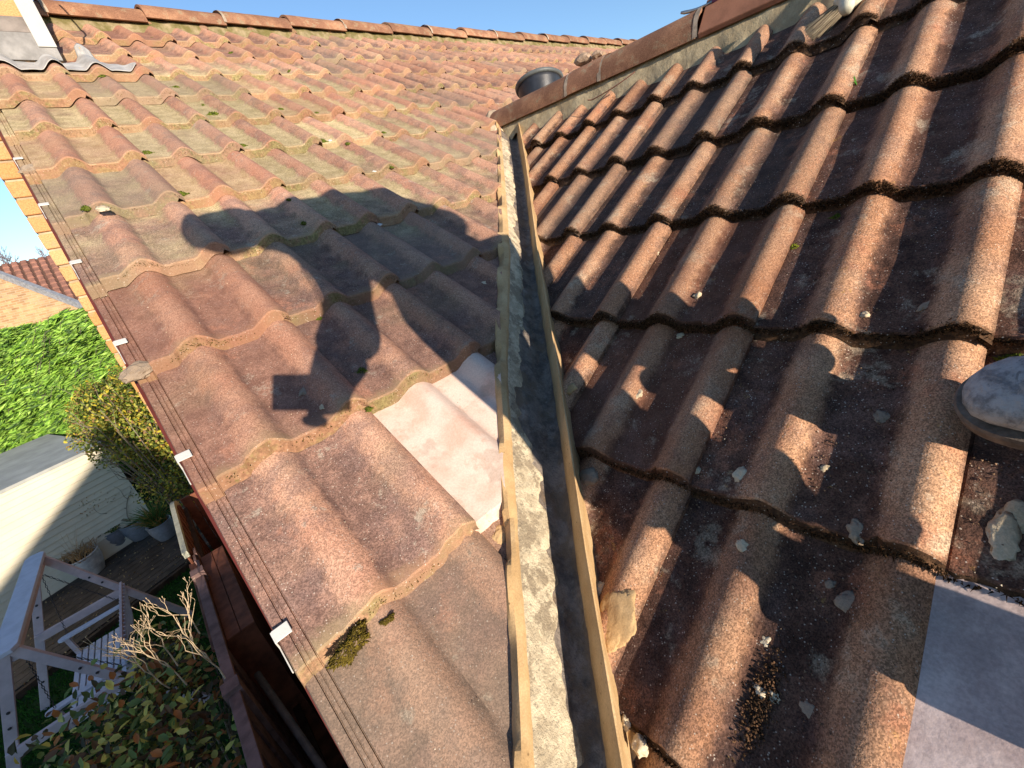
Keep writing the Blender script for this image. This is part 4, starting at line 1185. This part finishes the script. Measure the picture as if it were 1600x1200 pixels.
# cream shed
shed = empty('shed', (F1.x, F1.y, GZ)); tag(shed, 'long cream boarded shed with a flat grey roof, half in shade', 'shed'); o_ = shed.location.copy()
H_ = -1.42 - GZ
hb = 0; z = .0
while z < H_-.02:  # boards
    a = F1; c = F1 + du*5; b = MB()
    lo, hi = z+.004, min(z+.097, H_-.012)
    q = [(a-o_, lo, .026), (c-o_, lo, .026), (c-o_, hi, .010), (a-o_, hi, .010)]
    b.V = [Vector((p.x, p.y, 0)) - dn*d_ + Vector((0, 0, zz)) for p, zz, d_ in q] + [Vector((p.x, p.y, 0)) + Vector((0, 0, zz)) for p, zz, d_ in q]
    b.F = [(0, 1, 2, 3), (7, 6, 5, 4), (0, 4, 5, 1), (1, 5, 6, 2), (2, 6, 7, 3), (3, 7, 4, 0)]
    b.build('board', CREAM, shed); z += .10
b = MB(); b.poly([(F1+dn*.01)-o_+Vector((0, 0, 0))*0 + Vector((0, 0, 0)), (F1+du*5+dn*.01)-o_, (F1+du*5+dn*2.8)-o_, (F1+dn*2.8)-o_], (0, 0, -1e-3))
b = MB(); b.poly([Vector((p.x, p.y, H_-.02)) for p in ((F1+dn*.012-du*.0)-o_, (F1+du*5+dn*.012)-o_, (F1+du*5+dn*2.8)-o_, (F1+dn*2.8)-o_)], (0, 0, -H_+.02))
b.build('wall', CREAM, shed)
b = MB(); b.poly([Vector((p.x, p.y, H_+.03)) for p in ((F1-dn*.05-du*.05)-o_, (F1+du*5-dn*.05)-o_, (F1+du*5+dn*2.75)-o_, (F1+dn*2.75-du*.05)-o_)], (0, 0, -.05)); b.build('roof', GREYR, shed)

# ---- plants ----------------------------------------------------------------------------
def leafcloud(C0, N0, dirv, ln, wd, rg, jit=.6, oval=False):
    "rhombic leaves with a fold; centres C0, preferred direction dirv"
    n = len(C0); D = np.asarray(dirv, float) + rg.normal(0, jit, (n, 3)); D /= np.linalg.norm(D, axis=1)[:, None]
    Nn = np.asarray(N0, float) + rg.normal(0, .5, (n, 3)); A = np.cross(D, Nn); A /= np.linalg.norm(A, axis=1)[:, None]
    Nn = np.cross(A, D)
    L = ln*rg.uniform(.6, 1.3, (n, 1)); W = wd*rg.uniform(.7, 1.25, (n, 1))
    if oval:
        h_ = Nn*W*.16
        V = np.stack([C0 - D*L*.5, C0 - D*L*.2 + A*W*.44 + h_, C0 + D*L*.17 + A*W*.42 + h_, C0 + D*L*.5 - Nn*L*.1, C0 + D*L*.17 - A*W*.42 + h_, C0 - D*L*.2 - A*W*.44 + h_], 1).reshape(-1, 3)
        k = np.arange(n)[:, None]*6
        return V, np.concatenate([k+[0, 1, 2, 3], k+[0, 3, 4, 5]], 0)
    V = np.stack([C0 - D*L*.5, C0 + A*W*.5 + Nn*W*.15 - D*L*.05, C0 + D*L*.5 - Nn*L*.08, C0 - A*W*.5 + Nn*W*.15 - D*L*.05], 1).reshape(-1, 3)
    k = np.arange(n)[:, None]*4
    return V, np.concatenate([k+[0, 1, 2], k+[0, 2, 3]], 0)
HEDM = leafm('conifer_green', [(.09, .20, .02), (.20, .38, .04), (.33, .52, .09), (.04, .10, .015), (.24, .42, .05)], .2)
t = hedge_ = empty('conifer_hedge', (-2.6, 13, GZ)); tag(t, 'tall bright green clipped conifer hedge behind the cream shed', 'hedge')
n_ = 52000; rg = np.random.default_rng(11)
hx = rg.uniform(-5.6, -.1, n_); hz = rg.uniform(GZ+.6, .72, n_)
dep = np.array([noise.noise(Vector((x*1.1, z*1.6, 0)))*.34 + noise.noise(Vector((x*3.4, z*5.0, 3)))*.26 + noise.noise(Vector((x*7, z*12.0, 3)))*.12 for x, z in zip(hx, hz)])
topn = np.array([.12*noise.noise(Vector((x*1.7, 3, 0))) + .06*noise.noise(Vector((x*6, 3, 0))) for x in hx])
hy = 12.55 - dep + abs(rg.normal(0, .10, n_)) + np.clip(hz+.1, 0, 1)**2*.5
C0 = np.stack([hx+2.6, hy-13, hz-GZ+topn], 1)
V, F = leafcloud(C0, np.tile((0, -1, .35), (n_, 1)), np.tile((1, -.35, .34), (n_, 1)), .21, .038, rg, .34)
npmesh('foliage', V, F, HEDM, t)
b = MB(); b.box((-.3, .6, 1.85), (5.6, .9, 3.7)); b.build('branches', WOODD, t)
YEL = leafm('yellowing_leaves', [(.14, .18, .03), (.30, .30, .05), (.55, .44, .04), (.09, .12, .03), (.26, .15, .06), (.18, .25, .04), (.40, .38, .07)], .25)
def ellcloud(cs, n, rg, shell=.75):
    out = []
    tot = sum(r[0]*r[1]*r[2] for _, r in cs)
    for c, r in cs:
        k = int(n*r[0]*r[1]*r[2]/tot)
        d_ = rg.normal(0, 1, (k, 3)); d_ /= np.linalg.norm(d_, axis=1)[:, None]
        ph = rg.uniform(0, 6)
        lump = 1 + .13*np.sin(d_[:, 0]*6+ph) + .13*np.cos(d_[:, 2]*7+ph)
        out.append((np.asarray(c) + d_*np.asarray(r)*(rg.uniform(shell, 1, k)*lump)[:, None], d_))
    return np.concatenate([o[0] for o in out]), np.concatenate([o[1] for o in out])
sc_ = onY(234, 690, 8.9); t = empty('shrub', (sc_.x, sc_.y, GZ)); tag(t, 'yellow and green mixed shrub between the conifer hedge and the barge board', 'shrub')
rg = np.random.default_rng(5); zc = sc_.z - GZ; zc_shrub = zc; shrub_ = t
C0, N0 = ellcloud([((-.15, .2, zc+.75), (.55, .6, .5)), ((.15, 0, zc+.15), (.62, .6, .75)), ((.1, -.1, zc-.6), (.55, .5, .8)), ((.55, -.5, zc-.55), (.5, .5, .6)), ((-.35, .35, zc+.35), (.5, .5, .6)), ((.35, .6, zc+.9), (.4, .5, .5))], 17000, rg, .55)
V, F = leafcloud(C0, N0, N0*.4, .056, .032, rg, .9, True); npmesh('foliage', V, F, YEL, t)
b = MB()
for i in range(40):
    a = random.uniform(0, 6.28); b.tube([Vector((random.gauss(0, .1), random.gauss(0, .1), 0)), Vector((math.cos(a)*.25, math.sin(a)*.25, zc*.5)), Vector((math.cos(a)*.6, math.sin(a)*.6, zc+random.uniform(-.4, .9)))], [.02, .012, .004], 5)
b.build('branches', BARK, t)

# leafy bush bottom left with bare sunlit twigs
bc = onZ(215, 1120, -1.62); t = empty('bush', (bc.x, bc.y, GZ)); tag(t, 'leafy bush with yellow autumn leaves and bare sunlit twigs beside the swing seat', 'bush')
rg = np.random.default_rng(8); zb = bc.z - GZ
BUSHM = leafm('autumn_bush_leaves', [(.22, .28, .07), (.60, .52, .12), (.08, .11, .03), (.42, .16, .05), (.66, .58, .15), (.15, .08, .04), (.14, .20, .05), (.07, .06, .03)], .3)
C0, N0 = ellcloud([((-.05, .0, zb-0.05), (.50, .55, .42)), ((-.42, -.10, zb-0.20), (.38, .42, .34)), ((.22, .25, zb+0.00), (.28, .40, .36)), ((.15, -.45, zb-0.05), (.40, .42, .40)), ((-.35, -.5, zb-0.20), (.45, .45, .38))], 3200, rg, .3)
keep = C0[:, 0] + bc.x < -.58; C0, N0 = C0[keep], N0[keep]
V, F = leafcloud(C0, np.tile((0, -.1, 1.), (len(C0), 1)), N0*.6, .066, .034, rg, .8, True); npmesh('foliage', V, F, BUSHM, t)
b = MB(); bt = MB()
def grow(p, d, L, r, depth, B):
    q = p + d*L; mid = p.lerp(q, .5) + Vector((random.gauss(0, .06), random.gauss(0, .06), 0))*L
    B.tube([p, mid, q], [r, r*.85, r*.7], 5)
    if depth == 0:
        B.tube([q, q + d*.010], [r*1.4, r*1.2], 5); return
    for _ in range(random.choice((1, 2, 2, 3)) if depth < 4 else 2):
        nd = (d + Vector((random.gauss(0, .34), random.gauss(0, .34), random.gauss(.12, .25)))).normalized()
        grow(q, nd, L*random.uniform(.62, .86), r*.72, depth-1, B)
for i in range(26):
    a = random.uniform(0, 6.28); p = Vector((math.cos(a)*.15-.05, math.sin(a)*.15, 0)); q = Vector((math.cos(a)*random.uniform(.2, .4)-.05, math.sin(a)*random.uniform(.2, .45), zb-.45))
    b.tube([p, p.lerp(q, .5)+Vector((0, 0, .1)), q], [.012, .009, .006], 5); grow(q, Vector((math.cos(a)*.4, math.sin(a)*.4, .9)).normalized(), .16, .006, 2, b)
b.build('branches', BARK, t)
for px, py, zz in ((292, 1070, -1.44), (265, 1075, -1.48), (305, 1030, -1.42), (278, 1040, -1.42), (330, 1035, -1.40), (352, 1060, -1.36), (235, 1060, -1.50), (312, 990, -1.36)):
    q = onZ(px, py, zz) - Vector((bc.x, bc.y, GZ))
    grow(q, Vector((random.uniform(-.15, .15), random.uniform(-.05, .25), 1)).normalized(), .16, .0046, 4, bt)
bt.build('twigs', TWIG, t)['kind'] = 'stuff'

# ---- garden swing ------------------------------------------------------------------
sw = empty('garden_swing', (-1.86, 5.8, GZ)); tag(sw, 'pale lilac wooden garden swing seat with chains and a peaked frame on the lawn', 'swing seat')
zt_ = -1.6 - GZ
def sbar(name, a, b_, w_, h, m=SWING, up=(0, 1, 0), bev=.004, parent=None): return MB().bar(a, b_, w_, h, up).build(name, m, parent or sw, bevel=bev)
pts = [(-.08, -.86), (-.045, -.91), (.045, -.91), (.08, -.86), (.08, .86), (.045, .91), (-.045, .91), (-.08, .86)]
MB().poly([Vector((x, y, zt_+.03)) for x, y in pts], (0, 0, -.035)).build('top_plank', SWINGT, sw, bevel=.003)
sbar('beam', (0, -.84, zt_-.06), (0, .84, zt_-.06), .045, .12, SWING, (0, 0, 1))
for y in (-.84, .84):
    for sx in (-1, 1):
        sbar('leg', (sx*.03, y+(.0 if sx > 0 else .002), zt_-.02), (sx*.74, y+.002*sx, 0), .078, .042, SWING, (0, 1, 0))
    sbar('cross_brace', (-.40, y-.046, zt_*.50), (.40, y-.046, zt_*.50), .04, .09, SWING, (0, 0, 1))
    sbar('cross_brace', (-.66, y-.048, .32), (.66, y-.048, .32), .045, .09, SWING, (0, 0, 1)) if False else None
sz = .55; seat_ = empty('seat', (.06, 0, sz), sw)
for i in range(9): MB().box((-.22+.058*i, 0, 0), (.044, 1.18, .02)).build('slat', SWINGT, seat_, bevel=.002)
for y in (-.5, 0, .5): MB().box((0, y, -.035), (.5, .04, .05)).build('bearer', SWING, seat_)
for i in range(16): MB().bar((.27, -.56+.0747*i, .02), (.40, -.56+.0747*i, .50), .05, .016, (0, 1, 0)).build('slat', SWINGT, seat_, bevel=.002)
for z_, x_ in ((.06, .262), (.48, .375)): MB().bar((x_+.02, -.6, z_), (x_+.02, .6, z_), .02, .07, (0, 0, 1)).build('rail', SWING, seat_)
for y in (-.57, .57):
    MB().poly([Vector((x, y+dy, .27)) for x, dy in ((-.28, -.02), (-.25, -.04), (.36, -.025), (.36, .025), (-.25, .04), (-.28, .02))], (0, 0, -.025)).build('armrest', SWINGT, seat_, bevel=.003)
    MB().bar((-.22, y, 0), (-.22, y, .25), .04, .05, (0, 1, 0)).build('arm_post', SWING, seat_)
for y in (-.60, .60):
    for x in (-.20, .30):
        a = Vector((0, y*1.12, zt_-.12)); c = Vector((.06+x, y, sz+.27)); n_ = int((a-c).length/.032); b = MB()
        d = (c-a).normalized()
        for i in range(n_):
            p = a.lerp(c, i/n_); s1 = (Vector((1, 0, 0)) if i % 2 else Vector((0, 1, 0))); s1 = (s1 - d*s1.dot(d)).normalized()
            ring = [p + d*(.018*math.cos(q)) + s1*(.008*math.sin(q)) for q in np.linspace(0, 2*PI, 7)]
            b.tube(ring, .003, 4, False)
        b.build('chain', DARKM, sw)

# ---- pots ---------------------------------------------------------------------------
def pot(px, py, r, h, m, label, nm='plant_pot', ribs=0, tilt=0):
    P = onZ(px, py, GZ+.09); t = empty(nm, (P.x, P.y, GZ+.08)); tag(t, label, 'plant pot')
    prof_ = []
    for i in range(25):
        f = i/24; rr = r*(.68+.32*math.sin(f*PI*.62))
        if ribs: rr += r*.025*math.cos(f*ribs*2*PI)
        prof_.append((rr, f*h))
    prof_ += [(prof_[-1][0]*1.06, h*1.01), (prof_[-1][0]*1.06, h*1.06), (prof_[-1][0]*.94, h*1.06), (prof_[-1][0]*.9, h*.9)]
    MB().lathe(prof_, 36).build('pot', m, t, smooth=True)
    MB().lathe([(r*.05, h*.93), (r*.93, h*.90)], 24).build('soil', simple('potting_soil', (.04, .028, .02), 1, .05) if 'potting_soil' not in bpy.data.materials else bpy.data.materials['potting_soil'], t)
    return t
GLZ = simple('blue_grey_glazed', (.20, .21, .23), .4, .5, .15, 20, .1)
STR = simple('pale_ribbed_ceramic', (.42, .40, .38), .45, .5, .3, 8, .1)
def stalks(t, h, n, L, m, r=.004, name='stems', spread=.5, r0=.08):
    b = MB()
    for i in range(n):
        a = random.uniform(0, 6.28); p = Vector((math.cos(a)*random.random()*r0, math.sin(a)*random.random()*r0, h)); q = p + Vector((random.gauss(0, spread), random.gauss(0, spread), 1)).normalized()*L*random.uniform(.6, 1.2)
        b.tube([p, p.lerp(q, .5)+Vector((0, 0, .06)), q], [r, r*.8, r*.4], 5)
    return b.build(name, m, t)
STRAW = simple('dry_straw', (.36, .22, .10), .9, .1)
GRN = leafm('pot_leaves', [(.05, .10, .02), (.09, .16, .03), (.20, .20, .04)], .2)
t = pot(146, 893, .22, .36, STR, 'pale ribbed round pot with dead brown stems on the decking', ribs=9)
stalks(t, .34, 120, .22, STRAW, .004, 'dead_stems', .9, .24); stalks(t, .36, 8, .5, TWIG, .003, 'stems', .3, .1)
t = pot(188, 852, .19, .34, GLZ, 'blue grey pot with low green growth and a twisted shrub by the shed')
C0, N0 = ellcloud([((0, 0, .40), (.2, .2, .06))], 900, rg); V, F = leafcloud(C0, N0, N0, .05, .02, rg); npmesh('foliage', V, F, GRN, t)
b = MB(); 
for _ in range(4): grow(Vector((0, 0, .4)), Vector((-.6+random.gauss(0, .25), .1, .6)).normalized(), .26, .011, 4, b)
b.build('branches', WOODD, t)
t = pot(222, 838, .19, .34, GLZ, 'blue grey pot with an orange tinted maple in front of the shrub')
b = MB()
for _ in range(4): grow(Vector((0, 0, .36)), Vector((-.5+random.gauss(0, .3), .2, .8)).normalized(), .24, .008, 4, b)
b.build('branches', BARK, t)
C0, N0 = ellcloud([((-.35, .15, .95), (.40, .3, .22))], 1100, rg, .2); V, F = leafcloud(C0, N0, N0, .04, .014, rg)
npmesh('foliage', V, F, leafm('orange_leaves', [(.35, .14, .02), (.30, .20, .03), (.12, .12, .02)], .3), t)
t = pot(262, 838, .18, .32, GLZ, 'blue grey pot of spiky green and orange grass beside the arched fence panel')
stalks(t, .3, 170, .42, simple('spiky_green', (.06, .13, .025), .6, .3), .006, 'spikes', .7, .1); stalks(t, .3, 90, .4, simple('orange_grass', (.36, .22, .06), .8, .2), .004, 'dead_stems', .8, .12)


# loose shoots that break the outline of the shrub and the hedge
random.seed(21)
b = MB()
for i in range(70):
    a = random.uniform(0, 6.28); q = Vector((math.cos(a)*.55+.1, math.sin(a)*.5, zc_shrub+random.uniform(-.5, .9)))
    b.tube([q, q+Vector((math.cos(a)*.14, math.sin(a)*.14, .12)), q+Vector((math.cos(a)*.2+random.gauss(0, .05), math.sin(a)*.2, .36))], [.006, .004, .002], 4)
b.build('shoots', BARK, shrub_)['kind'] = 'stuff'
b = MB()
for i in range(120):
    x = random.uniform(-2.8, 2.3); z = random.uniform(2.2, 4.0); q = Vector((x, -.55, z))
    b.tube([q, q+Vector((.06, -.16, .10)), q+Vector((.16, -.30, .16+random.gauss(0, .05)))], [.006, .004, .002], 4)
b.build('shoots', BARK, hedge_)['kind'] = 'stuff'
for y in (-.84, .84):
    for sx in (-1, 1):
        for k in (.28, .36, .80): MB().lathe([(.012, 0), (.012, .006), (.004, .008)], 10, Matrix.Translation((sx*(.03+.71*k), y-.024, (zt_-.02)*(1-k))) @ Matrix.Rotation(PI/2, 4, 'X')).build('bolt', DARKM, sw)
PT = []
for _ in range(700):
    u_ = random.uniform(-1, 4.5); v_ = random.uniform(.1, 1.95); p = F1 + du*u_ - dn*v_; PT.append((p.x, p.y, GZ+.078))
V, F = tufts(PT, [(0, 0, .3)]*len(PT), .03, .012, np.random.default_rng(4), 1.0)
tag(npmesh('leaf_litter', V, F, mossm('leaf_litter', (.12, .07, .03), (.5, .38, .2))), 'fallen leaves and specks scattered over the dark decking', 'leaf litter', kind='stuff')
random.seed(33)

# ---- fence panels along the passage beside the house -----------------------------------
fx = -.50
fence = empty('garden_fence', (fx, 2.6, GZ)); tag(fence, 'brown board fence running along the passage beside the gable wall', 'fence')
FH = -1.40 - GZ
y = -2.0
fb = None
while y < 2.0:
    if fb is None: fb = MB().box((0, 0, FH/2), (.018, .118, FH-.03)).build('board', FENCEM, fence); o = fb
    else: o = fb.copy(); COL.objects.link(o); o.parent = fence
    o.location = ((.010 if int(y*8) % 2 else -.004), y, 0); y += .125
MB().bar((0, -2.0, FH), (0, 1.35, FH), .06, .032, (0, 0, 1)).build('capping_rail', FENCEM, fence, bevel=.003)
for yy in (-1.7, 0, 1.4): MB().box((.0, yy, FH/2+.02), (.09, .09, FH+.06)).build('post', FENCEM, fence)
MB().bar((.12, -1.9, .9), (.12, 1.4, .9), .05, .05, (0, 0, 1)).build('rail', WOODD, fence)
# arched panel
ar = empty('arched_fence_panel', (-.53, 5.2, GZ)); tag(ar, 'arch topped fence panel with a pale edge beyond the brown storage box', 'fence panel')
ys_ = np.linspace(-.85, .80, 26)
def archz(y): return FH + .02 - .0*y if y < .2 else FH + .02 - .20*((y-.2)/.6)**2.2
V = []; F = []
for y in ys_:
    z = archz(y)
    for x, dz in ((-.028, .0), (-.028, .06), (.012, .06), (.012, 0)): V.append(Vector((x, y, z+dz)))
for i in range(len(ys_)-1):
    for k in range(4): F.append((i*4+k, i*4+(k+1) % 4, i*4+4+(k+1) % 4, i*4+4+k))
F += [(0, 1, 2, 3), (len(V)-1, len(V)-2, len(V)-3, len(V)-4)]
b = MB(); b.V = V; b.F = F; b.build('arched_capping', simple('pale_green_timber', (.40, .40, .31), .8, .2, .2), ar)
for i, y in enumerate(np.arange(-.80, .82, .1)):
    z = archz(y)-.004; MB().box((-.004+(.008 if i % 2 else 0), y, z/2), (.018, .092, z)).build('board', WOODR, ar)
MB().box((.03, 0, FH-.25), (.04, 1.6, .07)).build('rail', WOODD, ar)
# end boards that close the passage
en = empty('passage_gate', (-.26, 6.02, GZ)); tag(en, 'dark red brown gate closing the passage beyond the arched panel', 'gate')
for i in range(5): MB().box((-.19+.098*i, 0, (FH-.10)/2), (.092, .022, FH-.10)).build('board', WOODR, en)
MB().box((0, .03, FH-.4), (.48, .03, .08)).build('rail', WOODD, en)
# brown storage box
bx_ = empty('storage_box', (-.40, 3.75, GZ)); tag(bx_, 'weathered red brown wooden storage box squeezed between fence and house wall', 'storage box')
hz_ = -1.47 - GZ
for i in range(3): MB().box((-.10+.090*i-.02, 0, hz_), (.086, 1.25, .024)).build('lid_board', WOODR, bx_, bevel=.003)
MB().box((-.03, 0, (hz_-.02)/2), (.25, 1.19, hz_-.03)).build('carcass', WOODR, bx_)
# poles and a ladder stored in the passage
PV = simple('dull_grey_pole', (.13, .12, .11), .6, .4)
tag(MB().tube([Vector((-.43, 3.0, -1.75)), Vector((-.22, 1.3, -1.95))], .022, 10).build('pole', PV, None, smooth=True), 'dull grey pole leaning in the dark passage by the fence', 'pole')
ld = empty('ladder', (-.14, 1.2, GZ)); tag(ld, 'bluish metal ladder standing in the dark passage under the verge', 'ladder')
LDM = simple('bluish_aluminium', (.30, .31, .36), .5, .5, .2, 30)
for x in (-.11, .11): MB().bar((x, .95, .6), (x, -.9, 2.2), .025, .06, (1, 0, 0)).build('stile', LDM, ld)
for i in range(9):
    f = i/8; MB().bar((-.1, .85-f*1.65, .70+f*1.42), (.1, .85-f*1.65, .70+f*1.42), .03, .03, (0, 0, 1)).build('rung', LDM, ld)
# paving in the passage
grd([(-.48, -3, GZ+.006), (-.05, -3, GZ+.006), (-.05, 6.0, GZ+.006), (-.48, 6.0, GZ+.006)], [(0, 1, 2, 3)], 'path', simple('dark_paving', (.06, .05, .045), .9, .1, .4, 5, .4))

# ---- neighbouring house seen at the left edge ----------------------------------------------
nb = empty('neighbour_house', (-2.4, 22, GZ)); tag(nb, 'neighbour\'s buff brick house with a brown tiled roof beyond the hedge', 'house'); o_ = nb.location.copy()
tn = math.tan(math.radians(35)); zr = onY(0, 411, 24).z
def onN(px, py, up=0): return hit(px, py, (0, -tn, 1), zr - 24*tn + up)
A_, B_, C_ = onN(-22, 419), onN(150, 388), onN(175, 494)
b = MB(); b.poly([A_-o_, C_-o_, B_-o_], (0, 0, -.12)); b.build('roof', simple('roof_base', (.10, .055, .04)), nb)
NTM = simple('brown_pantile', (.26, .125, .09), .9, .2, .25, 3, .3)
b = MB()
def intri(p):
    def s_(a, c, q): return (q.x-c.x)*(a.y-c.y) - (a.x-c.x)*(q.y-c.y)
    d1, d2, d3 = s_(p, A_, B_), s_(p, B_, C_), s_(p, C_, A_); return not ((d1 < 0 or d2 < 0 or d3 < 0) and (d1 > 0 or d2 > 0 or d3 > 0))
cs35, sn35 = math.cos(math.radians(35)), math.sin(math.radians(35)); RN = Matrix(((1, 0, 0), (0, cs35, -sn35), (0, sn35, cs35)))
x = min(A_.x, C_.x)
ylo, yhi = min(A_.y, B_.y, C_.y), max(A_.y, B_.y, C_.y)
while x < max(B_.x, C_.x):
    y = ylo
    while y < yhi:
        p = Vector((x, y, zr + (y-24)*tn))
        if intri(p): b.box(p + RN @ Vector((0, 0, .03)) - o_, (.19, .34, .05), RN @ Matrix.Rotation(-.07, 3, 'X'), .72)
        y += .30*cs35
    x += .24
o = b.build('roof_tiles', NTM, nb); o['kind'] = 'stuff'
# gutter / verge strip and walls
b = MB().bar(A_-o_+Vector((0, -.08, -.04)), C_-o_+Vector((0, -.08, -.04)), .16, .20, (0, 0, 1)); b.build('fascia', simple('grey_fascia', (.25, .26, .28), .5, .4), nb)
yw = min(A_.y, C_.y) - .05
wl = [Vector((A_.x, A_.y, A_.z-.1)), Vector((C_.x, C_.y, C_.z-.1)), Vector((C_.x, C_.y, GZ)), Vector((A_.x-1.5, A_.y, GZ)), Vector((A_.x-1.5, A_.y, A_.z-.1))]
b = MB(); b.poly([p-o_ for p in wl], (0, .3, 0)); o = b.build('wall', BRICKN, nb)
me = o.data; uv = me.uv_layers.new(name='UVMap')
for p_ in me.polygons:
    for li in p_.loop_indices: v_ = me.vertices[me.loops[li].vertex_index].co; uv.data[li].uv = (v_.x, v_.z)
p1 = onY(58, 455, A_.y-.2); p2 = onY(92, 512, A_.y-.2)
MB().tube([p1-o_, p2-o_, Vector((p2.x+.2, p2.y, GZ+1))-o_], .06, 8).build('downpipe', MAROON, nb, smooth=True)
# bare trees far away
def baretree(x, y, h, lab, sd):
    random.seed(sd); t = empty('bare_tree', (x, y, GZ)); tag(t, lab, 'tree', 'bare winter trees on the horizon')
    MB().tube([Vector((0, 0, 0)), Vector((.1, 0, h*.5))], [h*.02, h*.012], 7).build('trunk', BARK, t)
    b = MB()
    for i in range(9): grow(Vector((.1*i/9, 0, h*(.22+.03*i))), Vector((random.gauss(0, .5), random.gauss(0, .3), 1)).normalized(), h*.17, h*.006, 4, b)
    b.build('crown', simple('purple_grey_twigs', (.16, .13, .15), .9, .1) if 'purple_grey_twigs' not in bpy.data.materials else bpy.data.materials['purple_grey_twigs'], t)
p = onY(44, 395, 60); baretree(p.x, 60, p.z-GZ+2.2, 'bare winter tree rising behind the neighbour\'s tiled roof', 3)
p = onY(6, 415, 90); baretree(p.x, 90, p.z-GZ+3.0, 'smaller bare winter tree at the left edge of the sky', 5)
# unseen house added to the south, its outline shaped to shade the garden
random.seed(2)
sh_ = empty('added_shade_house', (-8, -11, GZ)); tag(sh_, 'unseen brick house added behind the camera, shaped to shade the garden', 'house')
zz = lambda x: 2.9 + .807*(x+4.3) - GZ
b = MB(); b.poly([Vector((x+8, 3, z_)) for x, z_ in ((-14, 0), (-14, .2), (-8.0, zz(-8.0)), (-3.85, zz(-3.85)), (-3.85, 1.72-GZ), (-1.25, 1.66-GZ), (-1.25, 0))], (0, -7, 0))
o = b.build('wall', BRICKN, sh_)
b = MB(); b.poly([Vector((-.2, 3.2, zz(-8.2)+.02)), Vector((4.25, 3.2, zz(-3.75)+.02)), Vector((4.25, -4.2, zz(-3.75)+.02)), Vector((-.2, -4.2, zz(-8.2)+.02))], (0, 0, .10)); b.build('roof', NTM, sh_)
